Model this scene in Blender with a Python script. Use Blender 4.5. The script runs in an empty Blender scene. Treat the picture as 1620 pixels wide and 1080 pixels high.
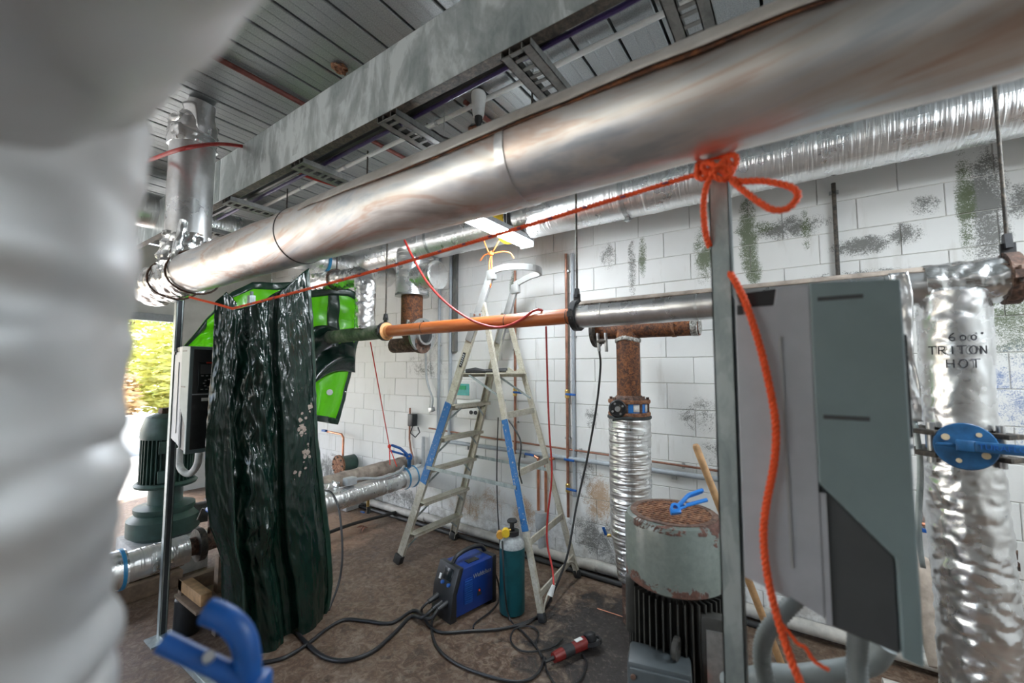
import bpy, bmesh, math, random
from mathutils import Vector, Matrix, noise
R = math.radians
rnd = random.Random(7)
SC = bpy.context.scene
COL = SC.collection

# ---------------------------------------------------------------- camera
F, PITCH, YAW, CAMH = 660.0, R(3.8), R(34.5), 1.71
cam_d = bpy.data.cameras.new('camera')
cam = bpy.data.objects.new('camera', cam_d); COL.objects.link(cam)
cam_d.sensor_width = 36; cam_d.lens = 36 * F / 1620
cam.location = (0, 0, CAMH); cam.rotation_euler = (math.pi / 2 + PITCH, 0, YAW)
cam_d.clip_start = 0.01
cam_d.dof.use_dof = True; cam_d.dof.focus_distance = 3.3; cam_d.dof.aperture_fstop = 1.9
SC.camera = cam

# ---------------------------------------------------------------- world, sun, exposure
w = bpy.data.worlds.new('sky'); SC.world = w; w.use_nodes = True
nt = w.node_tree; bg = nt.nodes['Background']
sky = nt.nodes.new('ShaderNodeTexSky'); sky.sky_type = 'NISHITA'; sky.sun_disc = False
sky.sun_elevation = R(52); sky.sun_rotation = R(250); sky.air_density = 1.0; sky.dust_density = 2.5; sky.ozone_density = 0.6
hs = nt.nodes.new('ShaderNodeHueSaturation'); hs.inputs['Saturation'].default_value = 0.85
nt.links.new(sky.outputs[0], hs.inputs['Color']); nt.links.new(hs.outputs[0], bg.inputs[0]); bg.inputs[1].default_value = 0.66
sd = bpy.data.lights.new('sun', 'SUN'); sun = bpy.data.objects.new('sun', sd); COL.objects.link(sun)
sd.energy = 14.0; sd.angle = R(1.0); sd.color = (1.0, .95, .86)
sun.rotation_euler = (R(38), 0, R(200))
SC.view_settings.view_transform = 'Standard'; SC.view_settings.look = 'None'
SC.view_settings.gamma = 1; SC.view_settings.use_curve_mapping = False
SC.view_settings.exposure = 0.72

# ---------------------------------------------------------------- helpers
_fw = Vector((-math.sin(YAW) * math.cos(PITCH), math.cos(YAW) * math.cos(PITCH), math.sin(PITCH)))
_rt = Vector((math.cos(YAW), math.sin(YAW), 0)); _up = _rt.cross(_fw); _C = Vector((0, 0, CAMH))
def at(x, y, X=None, Y=None, Z=None, d=None):
    """survey helper: the point of the room seen at x, y that lies on a known plane of the room"""
    r = _fw + _rt * ((x - 810) / F) + _up * ((540 - y) / F)
    t = X / r.x if X is not None else Y / r.y if Y is not None else (Z - CAMH) / r.z if Z is not None else d
    return _C + r * t

def basis(ax):
    ax = Vector(ax).normalized()
    t = Vector((0, 0, 1)) if abs(ax.z) < .9 else Vector((0, 1, 0))
    u = t.cross(ax).normalized(); v = ax.cross(u)
    return u, v, ax

def catmull(pts, n=8):
    pts = [Vector(p) for p in pts]
    if len(pts) < 3: return pts
    out = []
    for i in range(len(pts) - 1):
        p0 = pts[i - 1] if i else pts[0] * 2 - pts[1]
        p1, p2 = pts[i], pts[i + 1]
        p3 = pts[i + 2] if i + 2 < len(pts) else pts[-1] * 2 - pts[-2]
        for k in range(n):
            t = k / n
            out.append(.5 * ((2 * p1) + (p2 - p0) * t + (2 * p0 - 5 * p1 + 4 * p2 - p3) * t * t + (3 * p1 - p0 - 3 * p2 + p3) * t ** 3))
    out.append(pts[-1]); return out

def resample(pts, step):
    pts = [Vector(p) for p in pts]; out = [pts[0].copy()]; acc = 0
    L = sum((b - a).length for a, b in zip(pts, pts[1:])); n = max(2, int(L / step)); s = L / n
    nxt = s
    for a, b in zip(pts, pts[1:]):
        l = (b - a).length
        while l > 0 and nxt <= acc + l + 1e-9 and len(out) < n:
            out.append(a.lerp(b, (nxt - acc) / l)); nxt += s
        acc += l
    out.append(pts[-1].copy()); return out

def frames(pts):
    n = len(pts); T = []
    for i in range(n):
        a = pts[max(0, i - 1)]; b = pts[min(n - 1, i + 1)]
        d = (b - a); T.append(d.normalized() if d.length > 1e-9 else Vector((0, 0, 1)))
    u, v, _ = basis(T[0]); fr = [(u, v, T[0])]
    for i in range(1, n):
        u = fr[-1][0]; u = u - T[i] * u.dot(T[i])
        u = u.normalized() if u.length > 1e-6 else basis(T[i])[0]
        fr.append((u, T[i].cross(u), T[i]))
    return fr

class MB:
    def __init__(s): s.v = []; s.f = []; s.uv = []
    def face(s, idx, uv=None):
        s.f.append(tuple(idx)); s.uv.append(uv or [(0, 0)] * len(idx))
    def box(s, c, size, ux=(1, 0, 0), uy=(0, 1, 0), uz=(0, 0, 1)):
        c = Vector(c); ux, uy, uz = Vector(ux), Vector(uy), Vector(uz); b = len(s.v); a = [q / 2 for q in size]
        for k in (-1, 1):
            for j in (-1, 1):
                for i in (-1, 1): s.v.append(c + ux * (i * a[0]) + uy * (j * a[1]) + uz * (k * a[2]))
        for q in ((0, 2, 3, 1), (4, 5, 7, 6), (0, 1, 5, 4), (2, 6, 7, 3), (0, 4, 6, 2), (1, 3, 7, 5)): s.face([b + i for i in q])
        return s
    def bb(s, lo, hi):
        return s.box([(a + b) / 2 for a, b in zip(lo, hi)], [abs(b - a) for a, b in zip(lo, hi)])
    def bar(s, a, b, wu, wv, ref=(0, 0, 1)):
        """rectangular bar a->b; wv along ref, wu across"""
        a, b = Vector(a), Vector(b); t = (b - a); L = t.length; t.normalize()
        r = Vector(ref); v = (r - t * r.dot(t)).normalized(); u = t.cross(v)
        return s.box((a + b) / 2, (wu, wv, L), u, v, t)
    def tube(s, pts, r, n=12, caps=True, dis=None):
        pts = [Vector(p) for p in pts]; fr = frames(pts); b = len(s.v); L = 0; m = len(pts); acc = [0]
        for a_, b_ in zip(pts, pts[1:]): acc.append(acc[-1] + (b_ - a_).length)
        for i, p in enumerate(pts):
            rr = r[i] if isinstance(r, (list, tuple)) else r; u, v, t = fr[i]
            for k in range(n):
                a = 2 * math.pi * k / n; d = u * math.cos(a) + v * math.sin(a)
                q = rr + (dis(p + d * rr, acc[i], a) if dis else 0)
                s.v.append(p + d * q)
        r0 = r[0] if isinstance(r, (list, tuple)) else r
        for i in range(m - 1):
            for k in range(n):
                k2 = (k + 1) % n; ua, ub = 2 * math.pi * k / n * r0, 2 * math.pi * (k + 1) / n * r0
                s.face((b + i * n + k, b + i * n + k2, b + (i + 1) * n + k2, b + (i + 1) * n + k),
                       [(ua, acc[i]), (ub, acc[i]), (ub, acc[i + 1]), (ua, acc[i + 1])])
        if caps:
            s.face([b + k for k in range(n)][::-1]); s.face([b + (m - 1) * n + k for k in range(n)])
        return s
    def cyl(s, a, b, r, r2=None, n=20, caps=True):
        return s.tube([a, b], [r, r if r2 is None else r2], n, caps)
    def lathe(s, o, ax, prof, n=28, closed=False):
        """prof: (radius, height along ax)"""
        o = Vector(o); u, v, t = basis(ax); b = len(s.v); m = len(prof)
        for r, h in prof:
            for k in range(n):
                a = 2 * math.pi * k / n; s.v.append(o + t * h + (u * math.cos(a) + v * math.sin(a)) * max(r, 1e-5))
        for i in range(m if closed else m - 1):
            j = (i + 1) % m
            for k in range(n):
                k2 = (k + 1) % n; s.face((b + i * n + k, b + i * n + k2, b + j * n + k2, b + j * n + k))
        if not closed:
            if prof[0][0] > 1e-4: s.face([b + k for k in range(n)][::-1])
            if prof[-1][0] > 1e-4: s.face([b + (m - 1) * n + k for k in range(n)])
        return s
    def ring(s, o, ax, ri, ro, h, n=28):
        return s.lathe(o, ax, [(ri, -h / 2), (ro, -h / 2), (ro, h / 2), (ri, h / 2)], n, True)
    def prism(s, poly, o, ux, uy, depth):
        o, ux, uy = Vector(o), Vector(ux), Vector(uy); d = ux.cross(uy).normalized() * depth; b = len(s.v); n = len(poly)
        for k in (0, 1):
            for x, y in poly: s.v.append(o + ux * x + uy * y + d * k)
        s.face([b + i for i in range(n)][::-1]); s.face([b + n + i for i in range(n)])
        for i in range(n):
            j = (i + 1) % n; s.face((b + i, b + j, b + n + j, b + n + i))
        return s
    def grid(s, fn, nu, nv):
        b = len(s.v)
        for j in range(nv + 1):
            for i in range(nu + 1): s.v.append(Vector(fn(i / nu, j / nv)))
        for j in range(nv):
            for i in range(nu):
                a = b + j * (nu + 1) + i
                s.face((a, a + 1, a + nu + 2, a + nu + 1), [(i / nu, j / nv), ((i + 1) / nu, j / nv), ((i + 1) / nu, (j + 1) / nv), (i / nu, (j + 1) / nv)])
        return s
    def build(s, name, mat, parent=None, bevel=0, smooth=True, solid=0, ang=38, seg=2):
        return finish(s, name, mat, parent, bevel, smooth, solid, ang, seg)

ORG = {}
def finish(s, name, mat, parent, bevel, smooth, solid, ang, seg):
    if parent is not None: o0 = ORG[parent.name]
    else:
        xs = [v.x for v in s.v]; ys = [v.y for v in s.v]; zs = [v.z for v in s.v]
        o0 = Vector(((min(xs) + max(xs)) / 2, (min(ys) + max(ys)) / 2, min(zs)))
    me = bpy.data.meshes.new(name); me.from_pydata([tuple(v - o0) for v in s.v], [], s.f)
    uvl = me.uv_layers.new(name='UVMap'); flat = []
    for u in s.uv:
        for a in u: flat += [a[0], a[1]]
    uvl.data.foreach_set('uv', flat)
    bm = bmesh.new(); bm.from_mesh(me)
    if bevel or solid == 0:
        bmesh.ops.recalc_face_normals(bm, faces=bm.faces)
    if bevel:
        es = [e for e in bm.edges if len(e.link_faces) == 2 and e.calc_face_angle(0) > R(35)]
        bmesh.ops.bevel(bm, geom=es, offset=bevel, segments=seg, affect='EDGES', profile=.5, clamp_overlap=True)
    bm.to_mesh(me); bm.free()
    if smooth:
        me.polygons.foreach_set('use_smooth', [True] * len(me.polygons)); me.set_sharp_from_angle(angle=R(ang))
    me.materials.append(M[mat] if isinstance(mat, str) else mat)
    ob = bpy.data.objects.new(name, me); COL.objects.link(ob)
    if parent is not None: ob.parent = parent
    else: ob.location = o0
    ORG[ob.name] = o0
    if solid:
        m = ob.modifiers.new('thickness', 'SOLIDIFY'); m.thickness = solid; m.offset = 0
    return ob

def thing(name, label, cat, loc, group=None):
    o = bpy.data.objects.new(name, None); COL.objects.link(o); o.location = loc; o.empty_display_size = .05
    ORG[o.name] = Vector(loc); o['label'] = label; o['category'] = cat
    if group: o['group'] = group
    return o
def tag(o, label, cat, group=None, kind=None):
    o['label'] = label; o['category'] = cat
    if group: o['group'] = group
    if kind: o['kind'] = kind
    return o
def struct(o, label=None):
    o['kind'] = 'structure'
    if label: o['label'] = label
    return o

def text_mb(txt, size, o, ux, uy, depth=.0008, align='CENTER', wrap=None):
    cu = bpy.data.curves.new('lettering', 'FONT'); cu.body = txt; cu.size = size; cu.align_x = align; cu.align_y = 'CENTER'; cu.extrude = depth
    ob = bpy.data.objects.new('lettering', cu); COL.objects.link(ob)
    dg = bpy.context.evaluated_depsgraph_get(); me = ob.evaluated_get(dg).to_mesh()
    mb = MB(); o, ux, uy = Vector(o), Vector(ux), Vector(uy); uz = ux.cross(uy)
    mb.v = [o + ux * v.co.x + uy * v.co.y + uz * v.co.z for v in me.vertices]
    for p in me.polygons: mb.face(list(p.vertices))
    ob.evaluated_get(dg).to_mesh_clear(); COL.objects.unlink(ob); bpy.data.objects.remove(ob); bpy.data.curves.remove(cu)
    return mb

# ---------------------------------------------------------------- materials
M = {}
class NT:
    def __init__(s, name):
        m = bpy.data.materials.new(name); m.use_nodes = True; M[name] = m; s.m = m; s.t = m.node_tree; s.b = s.t.nodes['Principled BSDF']; s._pos = None
    def n(s, typ, **kw):
        nd = s.t.nodes.new(typ)
        for k, v in kw.items(): setattr(nd, k, v)
        return nd
    def l(s, a, b): s.t.links.new(a, b)
    def pos(s, kind='world', scale=None):
        if kind == 'world': o = s.n('ShaderNodeNewGeometry').outputs['Position']
        elif kind == 'uv': o = s.n('ShaderNodeTexCoord').outputs['UV']
        else: o = s.n('ShaderNodeTexCoord').outputs['Object']
        if scale:
            mp = s.n('ShaderNodeMapping'); s.l(o, mp.inputs[0]); mp.inputs['Scale'].default_value = scale; o = mp.outputs[0]
        return o
    def noise(s, scale, detail=4, rough=.6, vec=None, dist=0):
        x = s.n('ShaderNodeTexNoise'); x.inputs['Scale'].default_value = scale; x.inputs['Detail'].default_value = detail
        x.inputs['Roughness'].default_value = rough; x.inputs['Distortion'].default_value = dist
        s.l(vec or s.pos(), x.inputs['Vector']); return x.outputs[0]
    def ramp(s, fac, stops, interp='LINEAR'):
        r = s.n('ShaderNodeValToRGB'); r.color_ramp.interpolation = interp
        el = r.color_ramp.elements
        while len(el) < len(stops): el.new(.5)
        for e, (p, c) in zip(el, stops):
            e.position = p; e.color = (c, c, c, 1) if isinstance(c, (int, float)) else (*c, 1)
        s.l(fac, r.inputs[0]); return r.outputs[0]
    def math(s, op, a, b=None, c=None):
        x = s.n('ShaderNodeMath'); x.operation = op
        for i, q in enumerate((a, b, c)):
            if q is None: continue
            if isinstance(q, (int, float)): x.inputs[i].default_value = q
            else: s.l(q, x.inputs[i])
        return x.outputs[0]
    def mix(s, fac, a, b, mode='MIX'):
        x = s.n('ShaderNodeMix'); x.data_type = 'RGBA'; x.blend_type = mode
        for i, q in ((0, fac), (6, a), (7, b)):
            if isinstance(q, (int, float)): x.inputs[i].default_value = q
            elif isinstance(q, tuple): x.inputs[i].default_value = (*q, 1)
            else: s.l(q, x.inputs[i])
        return x.outputs[2]
    def bump(s, h, strength=.3, dist=.01, prev=None):
        x = s.n('ShaderNodeBump'); x.inputs['Strength'].default_value = strength; x.inputs['Distance'].default_value = dist
        s.l(h, x.inputs['Height'])
        if prev: s.l(prev, x.inputs['Normal'])
        return x.outputs[0]
    def set(s, **kw):
        names = dict(base='Base Color', metal='Metallic', rough='Roughness', norm='Normal', trans='Transmission Weight', emit='Emission Color', es='Emission Strength', coat='Coat Weight', spec='Specular IOR Level', alpha='Alpha', ior='IOR')
        for k, v in kw.items():
            i = s.b.inputs[names[k]]
            if isinstance(v, (int, float)): i.default_value = v
            elif isinstance(v, tuple): i.default_value = (*v, 1)
            else: s.l(v, i)
        return s

def plain(name, col, rough=.5, metal=0, var=.12, scale=30, bump=0, coat=0):
    t = NT(name); f = t.noise(scale, 4, .6, t.pos())
    lo = tuple(c * (1 - var) for c in col); hi = tuple(min(1, c * (1 + var)) for c in col)
    c = t.ramp(f, [(.3, lo), (.7, hi)]); t.set(base=c, rough=rough, metal=metal, coat=coat)
    if bump: t.set(norm=t.bump(f, bump, .004))
    return t

def foil(name, col=(.78, .79, .8), rough=.26, ring=0, grid=0, wr=.2, wscale=14, dirt=.25, ringscale=70, tint=0):
    t = NT(name); p = t.pos()
    n1 = t.noise(wscale, 2, .45, p, .3); d = t.noise(4, 4, .7, p)
    dd = tuple(c * (1 - dirt) * k for c, k in zip(col, (1.0, .96, .92)))
    c = t.ramp(d, [(.42, col), (.72, dd)])
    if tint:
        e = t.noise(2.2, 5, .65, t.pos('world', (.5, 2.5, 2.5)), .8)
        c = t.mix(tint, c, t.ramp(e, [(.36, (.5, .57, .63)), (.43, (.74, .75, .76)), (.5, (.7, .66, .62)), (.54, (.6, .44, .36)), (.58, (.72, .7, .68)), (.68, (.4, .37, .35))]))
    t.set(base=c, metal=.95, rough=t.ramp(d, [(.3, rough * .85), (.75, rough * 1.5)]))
    nn = t.bump(n1, wr, .015); uv = t.pos('uv')
    if ring:
        vo = t.n('ShaderNodeTexNoise'); mp = t.n('ShaderNodeMapping'); mp.inputs['Scale'].default_value = (5, ringscale, 1)
        t.l(uv, mp.inputs[0]); t.l(mp.outputs[0], vo.inputs[0]); vo.inputs['Scale'].default_value = 1; vo.inputs['Detail'].default_value = 1
        vo.inputs['Distortion'].default_value = .25
        nn = t.bump(vo.outputs[0], ring, .006, nn)
    if grid:
        br = t.n('ShaderNodeTexBrick'); br.offset = 0; br.inputs['Scale'].default_value = 1
        br.inputs['Brick Width'].default_value = grid; br.inputs['Row Height'].default_value = grid; br.inputs['Mortar Size'].default_value = grid * .05
        br.inputs['Mortar Smooth'].default_value = .8
        t.l(uv, br.inputs[0]); nn = t.bump(br.outputs['Fac'], .25, .002, nn)
    t.set(norm=nn); return t

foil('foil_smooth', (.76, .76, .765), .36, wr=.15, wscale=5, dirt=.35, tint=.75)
foil('foil_tape', (.82, .84, .85), .2, wr=.3, wscale=22, dirt=.1)
foil('foil_crumple', (.82, .83, .84), .24, wr=.25, wscale=14, dirt=.25)
foil('foil_ring', (.82, .83, .84), .26, ring=.6, grid=.03, wr=.1, dirt=.12)
foil('foil_scrim', (.82, .83, .84), .26, ring=.6, grid=.045, wr=.06, dirt=.1, ringscale=85)
foil('foil_near', (.68, .7, .72), .42, wr=.25, wscale=9, dirt=.12)
M['foil_near'].node_tree.nodes['Principled BSDF'].inputs['Metallic'].default_value = .7
foil('foil_band', (.74, .75, .76), .3, wr=.2, wscale=30, dirt=.2)
foil('foil_plain', (.8, .81, .82), .27, wr=.2, wscale=9, dirt=.3)
foil('foil_dusty', (.62, .61, .59), .62, wr=.2, wscale=12, dirt=.35)
M['foil_dusty'].node_tree.nodes['Principled BSDF'].inputs['Metallic'].default_value = .25

def galv(name, a, b, rough=.45, sc=16, metal=.55):
    t = NT(name); p = t.pos('world', (1, 1, .4)); vo = t.n('ShaderNodeTexVoronoi'); vo.inputs['Scale'].default_value = sc; t.l(p, vo.inputs['Vector'])
    n = t.noise(sc * .5, 4, .6, p, 1.5)
    n3 = t.noise(sc * 1.4, 5, .7, p, 2.5); f = t.math('ADD', t.math('MULTIPLY', n, .75), t.math('MULTIPLY', n3, .25)); f = t.mix(.12, f, vo.outputs['Color']); c = t.ramp(f, [(.36, a), (.5, tuple((x + y) / 2 for x, y in zip(a, b))), (.57, b)])
    t.set(base=c, metal=metal, rough=t.ramp(n, [(.3, rough * .8), (.7, rough * 1.3)])); return t
galv('galvanised', (.26, .31, .31), (.66, .72, .72), .45, 8, .35)
galv('galv_strut', (.25, .3, .3), (.42, .47, .47), .42, 22)
galv('galv_dark', (.10, .105, .10), (.2, .2, .19), .55, 20, .4)
plain('strut_slot', (.06, .07, .08), .6, .3)
def deck():
    t = NT('roof_deck'); n = t.noise(160, 3, .7); g = t.noise(3, 3, .6, t.pos('world', (1, .12, 1)))
    c = t.mix(.35, t.ramp(n, [(.3, (.19, .205, .21)), (.7, (.44, .46, .465))]), t.ramp(g, [(.3, (.18, .2, .205)), (.7, (.34, .355, .36))]))
    t.set(base=c, metal=.55, rough=.42)
deck()
plain('deck_gap', (.012, .015, .02), .8)

SPOTS = [  # x, z, half width, half height, strength, colour index (0 black mould, 1 green moss, 2 rust, 3 blue overspray)
    (-.27, 2.66, .06, .26, 1.0, 1), (-.24, 2.42, .05, .1, .8, 1), (-.22, 2.72, .13, .05, .7, 1), (-.57, 2.57, .07, .22, .75, 1), (-1.03, 2.62, .035, .17, .8, 1), (-1.12, 2.55, .035, .25, .6, 0),
    (-1.32, 2.68, .09, .12, .5, 0), (-.02, 2.68, .2, .08, .9, 0), (.07, 2.66, .03, .14, .8, 1), (.35, 2.49, .15, .06, .9, 0), (.56, 2.53, .08, .07, .9, 0), (.9, 2.6, .09, .34, 1, 0), (.82, 2.65, .04, .3, .9, 1),
    (1.1, 2.62, .2, .1, .8, 0), (.65, 2.68, .07, .06, .6, 0), (.3, 2.3, .3, .04, .5, 0), (.95, 2.0, .16, .25, .75, 1), (.75, 2.1, .25, .12, .55, 0), (.98, 1.55, .14, .3, .42, 3), (.85, 1.42, .14, .22, .34, 3), (1.15, 1.7, .12, .4, .4, 3),
    (-1.44, .62, .14, .2, .75, 2), (-1.47, .3, .25, .16, .7, 0), (-1.2, .2, .2, .2, .7, 0), (-.62, 1.37, .16, .13, .55, 0), (-.5, 1.1, .14, .1, .5, 0), (-1.55, .75, .08, .2, .6, 0), (-2.2, .35, .12, .18, .8, 2), (-2.6, .4, .2, .2, .35, 2),
    (-4.1, .3, .25, .16, .8, 0), (-3.85, .2, .2, .12, .8, 0), (-2.9, .3, .3, .14, .5, 2), (-5.4, .3, .3, .25, .8, 0), (-5.1, .15, .6, .15, .7, 0), (-3.55, 1.75, .35, .14, .4, 0), (-3.4, 2.0, .06, .4, .4, 0), (-3.3, 2.6, .2, .2, .25, 0),
    (.75, .5, .2, .2, .5, 2), (1.0, .25, .2, .3, .8, 0), (-1.5, 1.3, .06, .1, .5, 0), (-2.33, 2.55, .035, .16, .7, 1), (-.15, 1.9, .2, .06, .4, 0), (.62, 1.05, .1, .1, .25, 0)]
def block():
    t = NT('painted_block'); P = t.n('ShaderNodeNewGeometry').outputs['Position']
    sx = t.n('ShaderNodeSeparateXYZ'); t.l(P, sx.inputs[0]); X, Z = sx.outputs[0], sx.outputs[2]
    oi = t.n('ShaderNodeObjectInfo').outputs['Random']
    big = t.noise(1.3, 4, .6, P); fine = t.noise(60, 3, .6, P)
    c = t.ramp(big, [(.3, (.74, .745, .74)), (.7, (.64, .64, .62))])
    c = t.mix(t.math('MULTIPLY', oi, .16), c, (.6, .58, .54))
    # general grime, streaked downwards, more of it near the floor
    st = t.noise(1, 5, .65, t.pos('world', (9, 9, 1.6)))
    g = t.ramp(st, [(.6, 0.0), (.8, .55)]); c = t.mix(g, c, (.42, .4, .36))
    dirtlow = t.math('MULTIPLY', t.ramp(Z, [(0.0, 1.0), (.55, 0.0)]), t.ramp(t.noise(5, 5, .7, P), [(.45, 0.0), (.62, .8)]))
    c = t.mix(dirtlow, c, (.19, .16, .13))
    sp = t.noise(170, 3, .75, P); spm = t.noise(7, 4, .7, P, 1.0)
    speck = t.math('ADD', t.math('MULTIPLY', sp, .62), t.math('MULTIPLY', spm, .55))
    cols = [(.1, .1, .09), (.075, .1, .04), (.4, .26, .15), (.16, .22, .4)]
    for ci in range(4):
        tot = None
        for (x, z, a, b, s_, k) in SPOTS:
            if k != ci: continue
            dx = t.math('DIVIDE', t.math('SUBTRACT', X, x), a * 1.25); dz = t.math('DIVIDE', t.math('SUBTRACT', Z, z), b * 1.25)
            d2 = t.math('ADD', t.math('MULTIPLY', dx, dx), t.math('MULTIPLY', dz, dz))
            m = t.math('MULTIPLY', t.math('SUBTRACT', 1.0, d2), s_); m = t.math('MAXIMUM', m, 0.0)
            tot = m if tot is None else t.math('MAXIMUM', tot, m)
        f = t.ramp(t.math('ADD', t.math('MULTIPLY', tot, .26), speck), [(.66, 0.0), (.78, .9)])
        f = t.math('MULTIPLY', f, t.math('MINIMUM', t.math('MULTIPLY', tot, 4.0), 1.0))
        c = t.mix(f, c, cols[ci])
    t.set(base=c, rough=.62, norm=t.bump(fine, .25, .003))
block()
plain('mortar', (.6, .59, .56), .8, 0, .2, 20)
plain('render_wall', (.62, .62, .6), .7, 0, .12, 3)
def concrete():
    t = NT('floor_concrete'); P = t.pos()
    a = t.noise(1.1, 6, .65, P, .6); b = t.noise(7, 6, .7, P, .8); c_ = t.noise(38, 4, .7, P)
    c = t.ramp(a, [(.3, (.085, .055, .038)), (.48, (.15, .094, .06)), (.62, (.21, .15, .105)), (.8, (.12, .1, .085))])
    b2 = t.noise(16, 6, .75, P, 1.2)
    c = t.mix(.6, c, t.ramp(b, [(.36, (.03, .02, .014)), (.46, (.15, .075, .042)), (.54, (.2, .12, .075)), (.62, (.33, .27, .21))]))
    c = t.mix(.45, c, t.ramp(b2, [(.38, (.03, .022, .018)), (.5, (.16, .1, .065)), (.6, (.34, .28, .22))]))
    sx = t.n('ShaderNodeSeparateXYZ'); t.l(P, sx.inputs[0])
    def spot(x, y, r, amt):
        dx = t.math('DIVIDE', t.math('SUBTRACT', sx.outputs[0], x), r); dy = t.math('DIVIDE', t.math('SUBTRACT', sx.outputs[1], y), r)
        d = t.math('ADD', t.math('MULTIPLY', dx, dx), t.math('MULTIPLY', dy, dy)); d = t.math('ADD', d, t.math('MULTIPLY', b, 1.2))
        return t.ramp(d, [(.75, amt), (1.35, 0.0)])
    c = t.mix(spot(-.95, 2.6, 1.1, .9), c, (.02, .02, .022))       # dark patch by the ladder
    c = t.mix(spot(-4.2, 2.6, 1.0, .55), c, (.45, .27, .16))        # paler worn concrete under the low pipe
    c = t.mix(t.ramp(c_, [(.55, 0.0), (.75, .5)]), c, (.33, .28, .23))
    c = t.mix(.25, c, (.02, .016, .013))
    t.set(base=c, rough=t.ramp(b, [(.3, .35), (.7, .75)]), norm=t.bump(c_, .35, .004, t.bump(b, .3, .01)))
concrete()
def rust(name, cols, rough=.75, sc=18, metal=.1):
    t = NT(name); P = t.pos(); a = t.noise(sc, 6, .72, P, .8); b = t.noise(sc * 4, 4, .7, P)
    f = t.math('ADD', t.math('MULTIPLY', a, .7), t.math('MULTIPLY', b, .3))
    t.set(base=t.ramp(f, [(.36, cols[0]), (.46, cols[1]), (.54, cols[2]), (.66, cols[3])]), rough=rough, metal=metal, norm=t.bump(f, .6, .008))
rust('rust_pipe', [(.025, .016, .013), (.09, .038, .022), (.2, .075, .03), (.36, .14, .045)], sc=34)
rust('rust_dark', [(.02, .016, .013), (.07, .04, .03), (.14, .075, .05), (.26, .2, .16)])
rust('rust_flange', [(.05, .03, .02), (.16, .07, .04), (.3, .13, .06), (.4, .3, .22)], sc=30)
rust('steel_black', [(.02, .02, .02), (.05, .045, .04), (.09, .075, .06), (.16, .13, .1)], .6, 25, .4)
rust('weld_bead', [(.08, .07, .06), (.25, .24, .22), (.5, .49, .46), (.75, .74, .72)], .45, 60, .6)
def cowl():
    t = NT('cowl_paint'); P = t.pos(); a = t.noise(9, 6, .7, P, .5); sx = t.n('ShaderNodeSeparateXYZ'); t.l(P, sx.inputs[0])
    edge = t.math('MULTIPLY', t.ramp(sx.outputs[2], [(.95, 1.0), (1.0, 0.0)]), .16)
    edge2 = t.math('MULTIPLY', t.ramp(t.math('SUBTRACT', sx.outputs[2], .14), [(.995, 0.0), (1.0, 1.0)]), .12)
    f = t.ramp(t.math('ADD', t.math('ADD', a, edge), edge2), [(.62, 0.0), (.64, 1.0)])
    n = t.noise(40, 5, .7, P)
    t.set(base=t.mix(f, t.ramp(n, [(.3, (.13, .155, .14)), (.7, (.175, .2, .18))]), t.ramp(n, [(.35, (.045, .022, .017)), (.65, (.15, .07, .05))])),
          rough=t.mix(f, (.25, .25, .25), (.85, .85, .85)), norm=t.bump(f, .6, .004))
cowl()
def greenpipe():
    t = NT('green_painted_pipe'); P = t.pos(); a = t.noise(14, 5, .7, P)
    t.set(base=t.ramp(a, [(.35, (.05, .075, .05)), (.5, (.13, .16, .12)), (.65, (.26, .26, .22))]), rough=.55, norm=t.bump(a, .3, .004))
greenpipe()
def pvc_orange():
    t = NT('orange_pipe'); P = t.pos('world', (1, 6, 6)); a = t.noise(6, 4, .6, P)
    t.set(base=t.ramp(a, [(.3, (.42, .10, .022)), (.7, (.58, .17, .05))]), rough=.36, coat=.15)
pvc_orange()
plain('orange_socket', (.75, .36, .14), .5)
plain('rubber', (.018, .018, .018), .55, 0, .2)
plain('black_plastic', (.02, .021, .023), .4, 0, .2)
plain('black_metal', (.04, .04, .042), .45, .5, .2)
plain('screen_dark', (.012, .016, .018), .18)
plain('vfd_base', (.42, .44, .48), .45, .1, .08, 10)
plain('vfd_cover', (.2, .265, .28), .45, 0, .06, 10)
plain('vfd_dark', (.07, .076, .082), .45, 0, .08, 10)
plain('vfd_ridge', (.4, .41, .42), .4, .3, .05)
plain('red_badge', (.7, .05, .03), .4)
plain('key_grey', (.3, .31, .32), .5)
plain('rope_orange', (.86, .10, .022), .75, 0, .25, 300)
plain('twine_orange', (.95, .2, .04), .7, 0, .2, 200)
plain('rope_red', (.72, .05, .03), .75, 0, .2, 200)
plain('rope_fleck', (.09, .06, .16), .75)
plain('cable_black', (.016, .016, .017), .45, 0, .2)
plain('cable_purple', (.055, .035, .13), .45, 0, .2)
plain('cable_red', (.42, .03, .025), .45, 0, .2)
plain('pipe_maroon', (.16, .045, .035), .5, .2, .3)
plain('white_plastic', (.68, .68, .66), .4, 0, .06)
plain('grey_plastic', (.42, .44, .45), .45, 0, .1)
plain('grey_conduit', (.34, .37, .4), .4, 0, .1)
plain('flex_conduit', (.2, .225, .23), .5, 0, .1)
plain('flex_white', (.6, .6, .58), .45)
plain('copper', (.62, .27, .16), .32, .85, .3, 12)
plain('copper_dull', (.33, .16, .11), .45, .6, .35, 12)
plain('brass', (.62, .42, .15), .35, .9, .2)
plain('blue_lever', (.006, .085, .33), .38, 0, .12, 40)
plain('blue_cast', (.015, .09, .22), .4, 0, .3, 25)
plain('blue_valve', (.02, .2, .62), .4, 0, .1)
plain('strap_blue', (.03, .25, .5), .4)
plain('cap_tan', (.55, .45, .3), .6)
plain('steel', (.5, .5, .5), .35, .9, .15)
plain('zinc', (.42, .43, .43), .35, .8, .2)
plain('chrome', (.7, .7, .7), .2, 1)
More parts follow.
